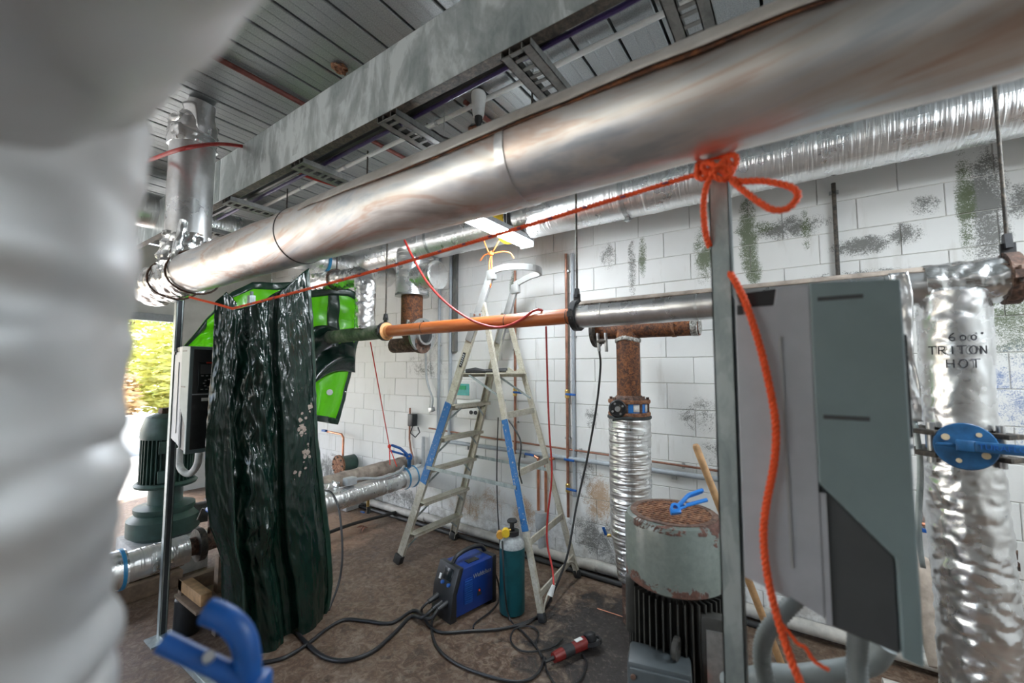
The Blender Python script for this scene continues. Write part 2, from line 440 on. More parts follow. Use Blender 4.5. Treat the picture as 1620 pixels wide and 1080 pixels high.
plain('label_white', (.72, .73, .72), .5, 0, .15, 90)
plain('ink_black', (.02, .02, .025), .6)
def alu():
    t = NT('ladder_aluminium'); P = t.pos(); a = t.noise(12, 5, .7, P); b = t.noise(60, 3, .6, P)
    t.set(base=t.mix(t.ramp(b, [(.5, 0.0), (.7, .5)]), t.ramp(a, [(.3, (.42, .38, .28)), (.7, (.62, .6, .53))]), (.25, .22, .17)), metal=.35, rough=.48)
alu()
plain('ladder_white', (.33, .33, .32), .45, .15, .12, 12)
lb_ = plain('ladder_blue', (.02, .16, .42), .5, .1, .25, 30)
lb_.set(base=lb_.mix(lb_.ramp(lb_.noise(45, 5, .7), [(.58, 0.0), (.64, .9)]), (.02, .15, .4), (.45, .45, .42)))
plain('wood', (.42, .25, .12), .55, 0, .3, 20)
plain('wood_old', (.2, .14, .095), .75, 0, .35, 14)
plain('welder_blue', (.007, .038, .22), .33, 0, .1, 10)
plain('welder_light', (.02, .1, .36), .4)
plain('cyl_teal', (.006, .075, .09), .38, .1, .18, 16)
plain('cyl_grey', (.32, .34, .34), .5, 0, .25, 60)
plain('green_mark', (.02, .35, .15), .5)
plain('grinder_red', (.17, .011, .009), .4)
plain('yellow', (.75, .5, .03), .45)
plain('amber', (.6, .3, .05), .3)
plain('motor_green', (.035, .075, .062), .45, 0, .25, 12)
plain('motor_grey', (.035, .034, .03), .6, .1, .5, 12)
plain('motor_box', (.055, .065, .07), .45, 0, .25, 10)
plain('pvc_white', (.42, .4, .36), .5, 0, .35, 8)
plain('teal_panel', (.1, .42, .4), .4)
plain('foam_dark', (.05, .055, .055), .9, 0, .3, 40)
plain('old_lagging', (.36, .3, .25), .85, 0, .4, 12, .5)
plain('cement', (.4, .4, .39), .85, 0, .2, 20)
plain('ground_outside', (.56, .55, .53), .9, 0, .15, 4)
plain('bark', (.2, .13, .08), .9)
plain('leaf_a', (.6, .6, .16), .5, 0, .35, 6); plain('leaf_b', (.62, .42, .2), .6, 0, .4, 6); plain('leaf_c', (.4, .5, .14), .5, 0, .35, 6)
def pvc(name, col, tcol, trans, rough=.16):
    t = NT(name); P = t.pos(); a = t.noise(26, 4, .6, P, 1.2); b = t.noise(6, 5, .7, P)
    c = t.ramp(b, [(.35, tuple(x * .7 for x in col)), (.7, tuple(x * 1.2 for x in col))])
    t.set(base=c, rough=rough, spec=.6, coat=.25, norm=t.bump(a, .22, .012))
    tr = t.n('ShaderNodeBsdfTranslucent'); tr.inputs[0].default_value = (*tcol, 1); mx = t.n('ShaderNodeMixShader'); mx.inputs[0].default_value = trans
    out = t.t.nodes['Material Output']; t.l(t.b.outputs[0], mx.inputs[1]); t.l(tr.outputs[0], mx.inputs[2]); t.l(mx.outputs[0], out.inputs[0])
pvc('curtain_dark', (.005, .021, .015), (.015, .18, .05), .15, .11)
pvc('curtain_backlit', (.13, .46, .02), (.42, .95, .05), .5, .25)  # brighter copy of the green sheet, light through it put in the colour
pvc('curtain_trim', (.01, .04, .025), (.01, .05, .02), .02, .3)
plain('scuff', (.36, .3, .25), .8, 0, .3, 60)
def lampmat():
    t = NT('lamp_diffuser'); t.set(base=(.9, .9, .9), emit=(.86, .94, 1.0), es=50.0)
lampmat()

# ================================================================ SETTING
WY, DZ = 3.4, 3.4          # back wall plane, underside of the roof deck
XL, XR, YF = -7.2, 3.0, -4.2
struct(MB().bb((XL - .2, YF - .2, -.12), (XR + .2, WY + .2, 0)).build('floor', 'floor_concrete', smooth=False), 'stained brown concrete floor of the plant room')
wall = struct(MB().bb((XL, WY + .004, 0), (XR, WY + .2, DZ + .1)).build('wall_back', 'mortar', smooth=False), 'white painted concrete block wall with mould stains')
# painted blocks of the back wall
def block_mesh(wd):
    mb = MB().box((0, 0, 0), (wd - .004, .05, .2 - .004))
    o = mb.build('block', 'painted_block', None, bevel=.003, smooth=False, seg=1); me = o.data; bpy.data.objects.remove(o)
    for v in me.vertices: v.co.z -= .097
    return me
bm_full, bm_half = block_mesh(.4), block_mesh(.2)
blocks = []
for row in range(17):
    off = .139 if row % 2 == 0 else .339
    x = XL + ((off - XL) % .4) - .4
    while x < XR:
        x0, x1 = max(x, XL), min(x + .4, XR)
        if x1 - x0 > .05: blocks.append(((x0 + x1) / 2, row * .2 + .1, x1 - x0))
        x += .4
blocks.sort(key=lambda b: (Vector((b[0], WY, b[1])) - Vector((-.6, 0.2, 1.6))).length)
wo = ORG['wall_back']
for (x, z, wd) in blocks[:300]:
    o = bpy.data.objects.new('block', bm_full if wd > .3 else bm_half); COL.objects.link(o); o.parent = wall
    o.location = Vector((x, WY + .022 + rnd.uniform(-.0015, .0015), z)) - wo
    if abs(wd - .4) > .01 and wd > .3: o.scale.x = wd / .4
    if wd <= .3: o.scale.x = wd / .2
mb = MB()
for (x, z, wd) in blocks[300:]: mb.box((x, WY + .022, z), (wd - .006, .05, .194))
o = mb.build('distant_blocks', 'painted_block', wall, smooth=False); o['kind'] = 'stuff'

# far end wall with the open doorway to the yard
OY0, OY1, OZ = -3.2, 2.2, 2.46
struct(MB().bb((XL - .2, OY1, 0), (XL, WY, DZ)).bb((XL - .2, OY0, OZ), (XL, OY1, DZ)).bb((XL - .2, YF, 0), (XL, OY0, DZ)).build('wall_left', 'render_wall', smooth=False), 'pale end wall with wide open doorway')
struct(MB().bb((XL - .02, OY0, OZ - .1), (XL + .06, OY1, OZ)).build('trim_1', 'grey_conduit', smooth=False, bevel=.005), 'grey steel lintel over the doorway')
# unseen front wall with an opening shaped to let daylight in, behind the photographer
FX0, FX1, FZ = -6.8, -1.6, 2.95
struct(MB().bb((XL, YF - .2, 0), (FX0, YF, DZ)).bb((FX1, YF - .2, 0), (XR, YF, DZ)).bb((FX0, YF - .2, FZ), (FX1, YF, DZ)).bb((FX0, YF - .2, 0), (FX1, YF, 1.0)).build('wall_front', 'render_wall', smooth=False), 'unseen front wall, its open band shaped to let daylight in')
struct(MB().bb((XR, YF, 0), (XR + .2, WY, DZ)).build('wall_right', 'render_wall', smooth=False), 'pale side wall')
ceil = struct(MB().bb((XL - .2, YF - .2, DZ + .06), (XR + .2, WY + .2, DZ + .12)).build('ceiling', 'deck_gap', smooth=False), 'metal tray roof deck seen from below')
# roof deck trays
PIT = .206
prof = [(.007, .055), (.007, .004), (.012, 0), (.062, 0), (.066, .0013), (.072, .0013), (.076, 0), (.128, 0), (.132, .0013), (.138, .0013), (.142, 0), (.194, 0), (.199, .004), (.199, .055)]
mb = MB(); n = len(prof)
for yy in (YF, WY):
    for x, z in prof: mb.v.append(Vector((x, yy, DZ + z)))
for i in range(n - 1): mb.face((i, i + 1, n + i + 1, n + i))
o = mb.build('roof_sheet', 'roof_deck', None, smooth=False); sheet = o.data; base = ORG['roof_sheet'].copy(); bpy.data.objects.remove(o)
x = -.7 - PIT * 31
while x < XR:
    o = bpy.data.objects.new('roof_sheet', sheet); COL.objects.link(o); o.parent = ceil
    o.location = base + Vector((x, 0, 0)) - ORG['ceiling']; x += PIT

# yard outside the doorway
struct(MB().bb((-26, -14, -.16), (XL - .2, 14, -.05)).bb((XL - .2, -16, -.16), (8, YF - .2, -.05)).build('ground', 'ground_outside', smooth=False), 'pale sunlit yard outside the doorway')
struct(MB().bb((-11.6, -6, -.05), (-11.3, 7, .75)).build('trim_2', 'render_wall', smooth=False), 'low pale garden wall in the yard')
def leafbush(loc, r, h, n, mat, label, seed):
    q = random.Random(seed); t = thing('garden_bush', label, 'bush', loc, 'bushes in the yard')
    st = MB()
    for k in range(5):
        a = q.uniform(0, 6.28); st.tube([Vector(loc), Vector(loc) + Vector((math.cos(a) * r * .3, math.sin(a) * r * .3, h * .4)), Vector(loc) + Vector((math.cos(a) * r * .6, math.sin(a) * r * .6, h * .8))], [.04, .03, .012], 6)
    st.build('stem', 'bark', t)
    mb = MB()
    for i in range(n):
        d = Vector((q.gauss(0, 1), q.gauss(0, 1), q.gauss(0, 1))).normalized() * (q.random() ** .4)
        c = Vector(loc) + Vector((d.x * r, d.y * r, h * .52 + d.z * h * .5))
        u, v, _ = basis((q.gauss(0, 1), q.gauss(0, 1), q.gauss(0, 1) + .5)); L = q.uniform(.07, .2); W = L * q.uniform(.2, .4)
        b = len(mb.v); mb.v += [c - u * L, c - v * W + u * .1 * L, c + u * L, c + v * W + u * .1 * L]; mb.face((b, b + 1, b + 2, b + 3))
    f = mb.build('foliage', mat, t, smooth=False); f['kind'] = 'stuff'
for i, (y, x, r, h, m, lb) in enumerate([(2.3, -12.9, .9, 2.0, 'leaf_b', 'low russet bush above the pale garden wall'), (4.3, -13.4, 1.0, 3.0, 'leaf_a', 'yellow green bush right of the doorway view'), (2.9, -15.6, 1.5, 4.6, 'leaf_a', 'tall yellow green bush behind the russet one'),
                                      (5.4, -18.6, 1.8, 5.6, 'leaf_c', 'tall darker green bush at the back of the yard'), (.5, -14.0, 1.2, 3.4, 'leaf_c', 'mid green bush mostly hidden by the lagged riser')]):
    leafbush((x, y, -.05), r, h, 3200, m, lb, 20 + i)

# ================================================================ HELPERS FOR PIPEWORK
def crinkle(amp, f=9, ring=0, rp=.018, seed=0, ridge=0):
    sv = Vector((seed * 3.1, seed * 1.7, 0))
    def g(p, l, a):
        q = amp * noise.noise(p * f + sv)
        if ridge: q += ridge * (abs(noise.noise(p * f * 1.3 + sv)) + .5 * abs(noise.noise(p * f * 2.9 - sv)) - .4)
        if ring: q += ring * (abs(noise.noise(Vector((l / rp, math.cos(a) * .8 + seed, math.sin(a) * .8)))) * 1.6 - .5)
        return q
    return g
def lag(mb, pts, r, step=.012, n=56, **k):
    return mb.tube(resample(pts, step), r, n, True, crinkle(**k))
def arc(c, a, b, n=10):
    """quarter arc from c+a to c+b"""
    c, a, b = Vector(c), Vector(a), Vector(b)
    return [c + a * math.cos(t * math.pi / 2 / n) + b * math.sin(t * math.pi / 2 / n) for t in range(n + 1)]
def corr(mb, pts, r, pitch=.006, amp=.0018, n=14):
    p = resample(catmull(pts, 10), pitch / 2)
    return mb.tube(p, [r + (amp if i % 2 else -amp) for i in range(len(p))], n)
def rope(mb, pts, r, pitch=.032, smooth=True):
    c = resample(catmull(pts, 10) if smooth else [Vector(p) for p in pts], .0042); fr = frames(c); st = []
    for s_ in range(3):
        q = []
        for i, p in enumerate(c):
            a = i * .0042 / pitch * 2 * math.pi + s_ * 2.094; u, v, _ = fr[i]
            q.append(p + (u * math.cos(a) + v * math.sin(a)) * r * .58)
        mb.tube(q, r * .5, 7)
    return mb
def bolts(mb, o, ax, rad, n, r=.009, h=.02, a0=0):
    u, v, t = basis(ax)
    for k in range(n):
        a = a0 + 2 * math.pi * k / n; p = Vector(o) + (u * math.cos(a) + v * math.sin(a)) * rad
        mb.cyl(p - t * h / 2, p + t * h / 2, r, n=6)
    return mb

# ================================================================ BIG FRONT PIPE (lagged, on the strut posts)
PY, PZ, PR = .96, 2.295, .12
t = thing('lagged_main_pipe', 'thick dented foil clad pipe crossing the picture diagonally, split along its top', 'pipe', (-1.5, PY, PZ - PR))
sx = [-3.02, -1.78, -.62, .5, 1.7]
for i in range(4):
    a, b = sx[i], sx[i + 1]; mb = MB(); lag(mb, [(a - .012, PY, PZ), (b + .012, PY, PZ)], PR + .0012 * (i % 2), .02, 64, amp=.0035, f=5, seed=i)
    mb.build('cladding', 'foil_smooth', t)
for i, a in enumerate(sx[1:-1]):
    mb = MB(); mb.ring((a, PY, PZ), (1, 0, 0), PR - .01, PR + .0035, .028 if i != 0 else .006, 48); mb.build('joint_band', 'foil_band' if i else 'rubber', t)
# upper flap: the split lap along the top front edge, with the rusty gap under it
def swave(x): return .03 * noise.noise(Vector((x * 1.7, 3, 0))) + .02 * noise.noise(Vector((x * 6, 1, 0)))
def flap(u, v):
    x = -1.6 + u * 3.3; a = R(112 + v * 52) + swave(x) * 3 * v; lift = PR + .003 + .008 * v * min(1, u * 3)
    return (x, PY + math.cos(a) * lift, PZ + math.sin(a) * lift)
MB().grid(flap, 110, 10).build('top_flap', 'foil_dusty', t, solid=.002)
def seam(u, v):
    x = -1.6 + u * 3.3; wd = (.055 + .14 * abs(noise.noise(Vector((x * 2.2, 9, 0))))) * min(1, u * 3 + .12)
    a = R(163) + swave(x) * 3 + v * wd; return (x, PY + math.cos(a) * (PR + .004), PZ + math.sin(a) * (PR + .004))
MB().grid(seam, 110, 3).build('rusty_seam', 'rust_pipe', t, solid=.0015)
# tee end and riser
RX = -3.11
mb = MB(); lag(mb, [(-3.75, PY, PZ - .015), (-3.0, PY, PZ - .004)], PR + .004, .008, 64, amp=.005, f=7, seed=9, ridge=.03); mb.build('tee_wrap', 'foil_crumple', t)
mb = MB(); lag(mb, [(RX, PY, PZ + .06), (RX, PY, 3.22)], PR - .002, .012, 56, amp=.004, f=6, seed=4); mb.build('riser', 'foil_plain', t)
mb = MB()
for k in range(5):
    a = k * 1.3 + .4; mb.tube(resample([(RX + math.cos(a) * .1, PY - .1, PZ + .02), (RX + math.cos(a) * .13, PY - .085, PZ + .12), (RX + math.cos(a) * .118, PY - .06, PZ + .3)], .02), .02, 10, True, crinkle(.01, 30, seed=k))
mb.tube(resample([(RX, PY, PZ + .05), (RX, PY, PZ + .24)], .012), [.15 - .0016 * i for i in range(17)], 48, True, crinkle(.01, 12, seed=3, ridge=.04)); mb.build('tape_wrap', 'foil_tape', t)
mb = MB()
mb.tube(resample([(RX, PY, 3.1), (RX - .0, PY, 3.26)], .012), .128, 44, True, crinkle(.006, 14, seed=6, ridge=.025)); mb.build('top_wrap', 'foil_tape', t)
MB().lathe((RX + .02, PY, 3.2), (.25, .1, 1), [(.115, 0), (.112, .05), (.08, .12), (.07, .19)], 36).build('top_cowl', 'foil_band', t)
MB().grid(lambda u, v: (RX + .07 + .075 * u, PY - .09 + .05 * u + .02 * v, 3.33 - .16 * v * (.4 + .6 * u) + .05 * (1 - u) * u), 6, 6).build('loose_flap', 'foil_band', t, solid=.002)
for x in (-3.29, -2.97):
    mb = MB(); mb.tube([(x + .05 * math.sin(k * .4), PY + (PR + .012) * math.cos(k * .2618), PZ - .008 + (PR + .012) * math.sin(k * .2618)) for k in range(25)], .006, 6); mb.build('torn_edge', 'rust_dark', t)

# near lagged riser with elbow, close to the lens
t = thing('lagged_riser', 'large foil wrapped riser close to the lens at left, bending overhead', 'pipe', (-.399, -.028, 0))
NR = .12; nx, ny, nz = -.399, -.028, CAMH + .213
mb = MB(); lag(mb, [(nx, ny, 0), (nx, ny, nz + .02)], NR, .006, 72, amp=.004, f=9, ring=.009, rp=.03, seed=2); mb.build('ribbed_jacket', 'foil_near', t)
mb = MB(); mb.lathe((nx, ny, nz), (0, 0, 1), [(NR * math.cos(R(k * 9)), NR * math.sin(R(k * 9))) for k in range(11)], 48); mb.build('elbow', 'foil_near', t)
mb = MB(); lag(mb, [(nx - .01, ny, nz), (2.4, ny, nz)], NR, .012, 72, amp=.005, f=9, seed=7, ridge=.012); mb.build('overhead_run', 'foil_near', t)

# ================================================================ CABLE LADDER (galvanised beams with slotted rungs)
BY, BZ0, BZ1 = 1.2, 2.895, 3.205
t = thing('support_ladder', 'galvanised beam with slotted cross rungs hung under the roof deck', 'beam', (-2.5, 1.5, BZ0))
def channel(y, s):
    mb = MB(); mb.bb((-6.9, y, BZ0), (1.6, y + s * .004, BZ1)); mb.bb((-6.9, y, BZ1 - .004), (1.6, y + s * .055, BZ1)); return mb
channel(BY, 1).build('beam', 'galvanised', t, smooth=False)
MB().bb((-6.9, BY + .001, BZ0 - .002), (1.6, BY + .05, BZ0 + .003)).build('shaded_lower_flange', 'steel_black', t, smooth=False)  # dark material puts the shade under the beam into its colour
channel(2.06, -1).build('beam', 'galvanised', t, smooth=False)
MB().bb((-3.52, BY - .004, BZ0 + .01), (-3.5, BY, BZ1 - .005)).bb((-3.42, BY - .003, BZ0 + .005), (-3.35, BY, BZ1 - .005)).build('splice_plate', 'galv_strut', t, smooth=False)
for x in (-4.15, -3.3, -2.38, -1.6, -.88, -.32, .25):
    mb = MB(); wd = .135
    for e in (0, wd - .042):
        mb.bb((x + e, BY + .004, BZ0 - .03), (x + e + .042, 2.05, BZ0 - .026)); mb.bb((x + e, BY + .004, BZ0 - .03), (x + e + .004, 2.05, BZ0)); mb.bb((x + e + .038, BY + .004, BZ0 - .03), (x + e + .042, 2.05, BZ0))
    y = BY + .004; k = 0
    while y < 2.0:
        l = .016
        mb.bb((x + .04, y, BZ0 - .03), (x + wd - .04, y + l, BZ0 - .026)); y += l + (.036 if k % 3 else .02); k += 1
    mb.build('rung', 'galv_dark', t, smooth=False)
for x in (-3.9, -2.7, -2.05, -1.2):
    MB().cyl((x, 1.95, BZ0 - .04), (x, 1.95, DZ), .006, n=8).build('hanger_rod', 'steel_black', t)
# cables lying in the ladder
def cable(name, pts, r, mat, label, cat='cable', group=None, n=8, sm=True):
    mb = MB(); mb.tube(resample(catmull(pts, 10), .03) if sm else [Vector(p) for p in pts], r, n)
    return tag(mb.build(name, mat), label, cat, group)
zc = BZ0 + .05
cable('power_cable', [at(330, 343, Z=zc), at(610, 200, Z=zc), at(660, 173, Z=zc), at(850, 68, Z=zc), at(990, -15, Z=zc) + Vector((0, -.03, 0)), at(1200, -140, Z=zc)], .017, 'cable_black', 'thick black cable lying in the roof support beside the beam')
cable('power_cable', [at(345, 347, Z=zc - .012), at(612, 208, Z=zc - .012), at(665, 180, Z=zc - .012), at(900, 54, Z=zc - .012), at(1000, 2, Z=zc - .012), at(1210, -120, Z=zc - .012)], .011, 'cable_purple', 'purple cable lying beside the thick black one under the roof')
cable('red_hose', [at(215, 262, Y=.78), at(245, 250, Y=.79), at(290, 235, Y=.8), at(340, 228, Y=1.0), at(381, 231, Y=1.19), at(420, 245, Y=1.4) + Vector((0, 0, .02)), at(455, 266, Y=1.62), at(500, 284, Y=1.85), at(548, 297, Y=2.1), at(585, 296, Y=2.4)], .011, 'cable_red', 'red hose draped past the riser and over the galvanised beam', 'hose', n=10)
# roof conduit with pendant socket
t = thing('roof_conduit', 'white plastic conduit under the roof deck with a pendant socket', 'conduit', (-2, 2.03, DZ - .05))
p0, p1 = Vector((-4.6, 1.99, DZ - .035)), Vector((.8, 1.895, DZ - .035))
cy_ = lambda x: 1.99 + (x + 4.6) / 5.4 * -.095
MB().cyl(p0, p1, .0155, n=14).build('tube', 'white_plastic', t)
s0 = at(757, 160, Z=DZ - .07)
MB().lathe((s0.x, s0.y, DZ - .02), (0, 0, -1), [(.042, 0), (.045, .02), (.042, .06), (.04, .075), (.036, .13), (.03, .15)], 24).build('socket', 'white_plastic', t)
MB().lathe((s0.x, s0.y, DZ - .165), (0, 0, -1), [(.024, 0), (.024, .03), (.012, .06), (.006, .075)], 16).build('plug', 'rubber', t)
for x in (-3.0, -1.95, -.4, -3.7):
    MB().ring((x, cy_(x), DZ - .035), (1, 0, 0), .0155, .02, .02, 14).build('saddle', 'grey_plastic', t)
cable('drop_lead', [(s0.x, s0.y, DZ - .235), (s0.x - .02, s0.y - .01, DZ - .29), (s0.x - .1, s0.y - .04, DZ - .31), (s0.x - .22, s0.y - .08, DZ - .26), (s0.x - .3, s0.y - .1, DZ - .2), (s0.x - .36, s0.y - .12, DZ - .25)], .006, 'cable_black', 'thin black lead looping from the pendant socket on the roof')
# maroon pipes under the deck
for (a, b, lb) in (((340, 92), (478, 162), 'thin maroon pipe under the roof deck left of the beam'), ((757, 176), (800, 215), 'short maroon pipe under the deck near the pendant socket')):
    pa, pb = at(*a, Z=DZ - .02), at(*b, Z=DZ - .02); xx = (pa.x + pb.x) / 2
    y1 = WY if lb.startswith('thin') else 2.9
    tag(MB().cyl((xx, YF if lb.startswith('thin') else 1.9, DZ - .02), (xx, y1, DZ - .02), .016, n=10).build('sprinkler_pipe', 'pipe_maroon'), lb, 'pipe')
# rusted roof fixings
for (px, py, r, lb) in ((537, 108, .045, 'round rust ringed patch on the roof deck left of the beam'), (672, 153, .03, 'small rusty scrap on the roof beside the black cable'), (752, 205, .05, 'crumbling rusty bracket on the roof below the pendant socket')):
    c = at(px, py, Z=DZ - .008); q = random.Random(px); mb = MB()
    mb.lathe(c + Vector((0, 0, .006)), (0, 0, -1), [(r, 0), (r * .95, .008), (r * .5, .012), (r * .45, .006)], 18)
    for v in mb.v: v += Vector((q.uniform(-1, 1), q.uniform(-1, 1), q.uniform(-1, .2))) * r * .14
    for k in range(6):
        a = q.uniform(0, 6.3); mb.box(c + Vector((math.cos(a) * r * .8, math.sin(a) * r * .8, -.006)), (.02, .012, .01), (math.cos(a), math.sin(a), 0), (-math.sin(a), math.cos(a), 0))
    o = tag(mb.build('rust_patch', 'rust_flange'), lb, 'rust patch')

# ================================================================ UPPER DUCT ALONG THE WALL
DY, DDZ, DR = 2.9, 2.968, .165
t = thing('wall_duct', 'fat foil wrapped duct running along the top of the block wall', 'duct', (-1.5, DY, DDZ - DR))
for i, (a, b) in enumerate(((-4.7, -3.42), (-3.04, -1.95), (-1.95, -.98), (-.98, .55), (.55, 2.6))):
    mb = MB(); lag(mb, [(a, DY, DDZ), (b, DY, DDZ)], DR, .007, 60, amp=.003, f=6, ring=.003, rp=.02, seed=i); mb.build('jacket', 'foil_scrim', t)
for x in (-2.9, -.98):
    mb = MB(); mb.ring((x, DY, DDZ), (1, 0, 0), DR, DR + .006, .03, 48); mb.box((x, DY, DDZ - DR - .015), (.03, .035, .03)); mb.cyl((x - .025, DY, DDZ - DR - .02), (x + .025, DY, DDZ - DR - .02), .008, n=8); mb.build('strap', 'zinc', t)
    MB().cyl((x, DY, DDZ + DR), (x, DY, DZ), .006, n=8).build('hanger_rod', 'steel_black', t)
MB().ring((-1.93, DY, DDZ), (1, 0, 0), DR, DR + .01, .05, 48).build('band', 'rubber', t)
MB().ring((-2.02, DY, DDZ), (1, 0, 0), DR, DR + .008, .1, 48).build('marker_band', 'yellow', t)
TX = -3.23
mb = MB(); lag(mb, [(-3.46, DY, DDZ), (-3.0, DY, DDZ)], DR + .006, .008, 60, amp=.006, f=9, seed=12)
lag(mb, [(TX, DY, DDZ), (TX, DY, 2.47)], DR, .008, 60, amp=.003, f=9, ring=.002, seed=13); mb.build('tee', 'foil_scrim', t)
mb = MB(); lag(mb, [(TX, DY, 2.628), (-2.87, DY, 2.628)], .135, .008, 56, amp=.003, f=12, ring=.004, rp=.02, seed=14); mb.build('stub', 'foil_ring', t)
MB().lathe((-2.872, DY, 2.628), (1, 0, 0), [(.139, -.02), (.139, .006), (.12, .012), (0, .014)], 40).build('stub_cap', 'foil_tape', t)
MB().ring((TX, DY, 2.46), (0, 0, 1), .1, DR + .006, .02, 44).build('collar', 'zinc', t)
MB().cyl((TX, DY, 2.47), (TX, DY, 2.1), .108, n=36).build('rusty_riser', 'rust_pipe', t)
mb = MB(); mb.tube([(TX, DY, 2.13)] + arc((TX + .16, DY, 2.13), (-.16, 0, 0), (0, 0, -.16), 8) + [(-3.06, DY, 1.97)], .105, 32); mb.build('bend', 'rust_dark', t)
MB().tube([(TX - .27, DY, 1.955), (TX + .08, DY, 1.955)], .075, 24).build('lower_spool', 'rust_dark', t)
fc = at(668, 530, Y=DY)
mb = MB(); mb.ring((fc.x, DY, fc.z), (1, 0, 0), .085, .168, .028, 44); fl = mb.build('flange', 'zinc', t)
for k in range(8): MB().cyl((fc.x + .01, DY + math.cos(k * .785) * .135, fc.z + math.sin(k * .785) * .135), (fc.x + .016, DY + math.cos(k * .785) * .135, fc.z + math.sin(k * .785) * .135), .011, n=8).build('bolt_hole', 'rubber', fl)
MB().ring((fc.x + .03, DY, fc.z), (1, 0, 0), .08, .1, .05, 40).build('valve_seat', 'steel', fl)
MB().lathe((fc.x + .012, DY, fc.z), (1, 0, 0), [(.085, 0), (.085, .012), (0, .016)], 36).build('valve_disc', 'rubber', fl)
mb = MB(); mb.box((fc.x - .07, DY - .09, fc.z + .11), (.1, .03, .025)); mb.box((fc.x - .1, DY - .1, fc.z + .125), (.02, .03, .05)); mb.build('clamp_lug', 'weld_bead', t)

# side runs feeding the duct on the left
def runY(name, x, z, r, y0, y1, label, straps=(), mat='foil_scrim', bandm='zinc'):
    t = thing(name, label, 'duct', (x, (y0 + y1) / 2, z - r))
    mb = MB(); lag(mb, [(x, y0, z), (x, y1, z)], r, .009, 52, amp=.004, f=8, ring=.003, rp=.03, seed=int(x * -10)); mb.build('jacket', mat, t)
    for y, m in straps: MB().ring((x, y, z), (0, 1, 0), r, r + .006, .03, 44).build('strap', m, t)
    MB().cyl((x, (y0 + y1) / 2, z + r), (x, (y0 + y1) / 2, DZ), .006, n=8).build('hanger_rod', 'steel_black', t)
c = at(400, 328, Z=3.12)
runY('cross_duct', -4.75, 3.13, .16, .3, 2.74, 'foil duct with square mesh pattern seen between the slotted rungs', ((1.0, 'zinc'),))
runY('branch_duct', -4.1, 2.84, .13, 1.7, 3.3, 'corrugated foil duct with blue strap above the welding curtain', ((2.45, 'strap_blue'), (2.8, 'zinc')), 'foil_ring')

# ================================================================ MID-HEIGHT PIPE (green, orange, foil sections) IN HANGERS
MY, MZ = 2.3, 2.035
t = thing('suspended_pipe', 'pipe hung below the ducts, green then orange plastic then foil lagged', 'pipe', (-1.2, MY, MZ - .08))
MB().cyl((-3.7, MY, MZ - .02), (-2.86, MY, MZ - .005), .062, n=28).build('green_section', 'green_painted_pipe', t)
MB().tube(resample([(-2.87, MY, MZ - .005), (-1.1, MY, MZ)], .2), .048, 28).build('orange_section', 'orange_pipe', t)
MB().lathe((-2.875, MY, MZ - .005), (1, 0, 0), [(.075, 0), (.075, .012), (.052, .018), (.049, .05)], 32).build('orange_socket', 'orange_socket', t)
for x in (-2.42, -1.62, -1.16): MB().ring((x, MY, MZ - .002), (1, 0, 0), .047, .0495, .006, 28).build('joint_line', 'rust_dark', t)
mb = MB(); lag(mb, [(-1.09, MY, MZ), (.66, MY, MZ + .01)], .077, .012, 44, amp=.0025, f=8, seed=21); mb.build('foil_section', 'foil_plain', t)
for x in (-.93, -.42, .32): MB().ring((x, MY, MZ + .003), (1, 0, 0), .07, .081, .04 if x > 0 else .012, 36).build('tape', 'foil_band', t)
mb = MB(); lag(mb, [(.42, MY, MZ + .006), (.64, MY, MZ + .01)], .082, .008, 52, amp=.003, f=14, seed=22, ridge=.014); mb.build('tee_wrap', 'foil_tape', t)
MB().cyl((.64, MY, MZ + .01), (2.6, MY, MZ + .03), .058, n=28).build('steel_section', 'rust_dark', t)
MB().grid(lambda u, v: (-1.06 + u * 1.7, MY + math.cos(R(65 + 75 * v)) * .0815, MZ + .003 + math.sin(R(65 + 75 * v)) * .0815), 50, 8).build('dusty_top', 'old_lagging', t, solid=.001)
# foil elbow coming down to the green section
EX = -3.17
mb = MB(); lag(mb, [(-4.3, MY, 2.6), (EX - .2, MY, 2.55)] + arc((EX - .13, MY, 2.42), (0, 0, .13), (.13, 0, 0), 8)[1:] + [(EX, MY, MZ + .03)], .09, .008, 52, amp=.004, f=10, seed=23, ridge=.016); mb.build('foil_elbow', 'foil_crumple', t)
c = Vector((-3.62, MY, 2.565)); MB().ring(c, (1, 0, -.04), .095, .104, .02, 36).build('elbow_band', 'rust_dark', t)
MB().cyl(c + Vector((0, 0, .09)), (c.x, MY, DZ), .006, n=8).build('elbow_rod', 'steel_black', t)
def hanger(x, z, r, mat, label):
    h = thing('pipe_hanger', label, 'pipe hanger', (x, MY, z - r), 'rod hangers of the suspended pipe')
    MB().ring((x, MY, z), (1, 0, 0), r, r + .014, .036, 40).build('ring_clamp', mat, h)
    for k in (-1, 1): MB().box((x, MY + k * (r + .012), z), (.034, .03, .03)).cyl((x, MY + k * (r + .016), z - .03), (x, MY + k * (r + .016), z + .03), .006, n=8).build('clamp_lug', mat, h)
    mb = MB(); mb.box((x, MY, z + r + .025), (.04, .012, .05)); mb.prism([(-.022, 0), (.022, 0), (.012, .055), (-.012, .055)], (x - .01, MY + .0, z + r + .03), (0, 1, 0), (0, 0, 1), .02); mb.build('yoke', 'black_metal', h)
    MB().cyl((x, MY, z + r + .07), (x, MY, DZ), .0065, n=10).build('threaded_rod', 'steel_black', h)
hanger(-2.885, MZ - .005, .066, 'black_metal', 'black clamp and rod where the green pipe meets the orange one')
hanger(-1.1, MZ, .08, 'black_metal', 'black clamp and rod where the orange pipe meets the foil one')
hanger(.655, MZ + .01, .082, 'rust_dark', 'rusty clamp and rod at the right end of the foil pipe')

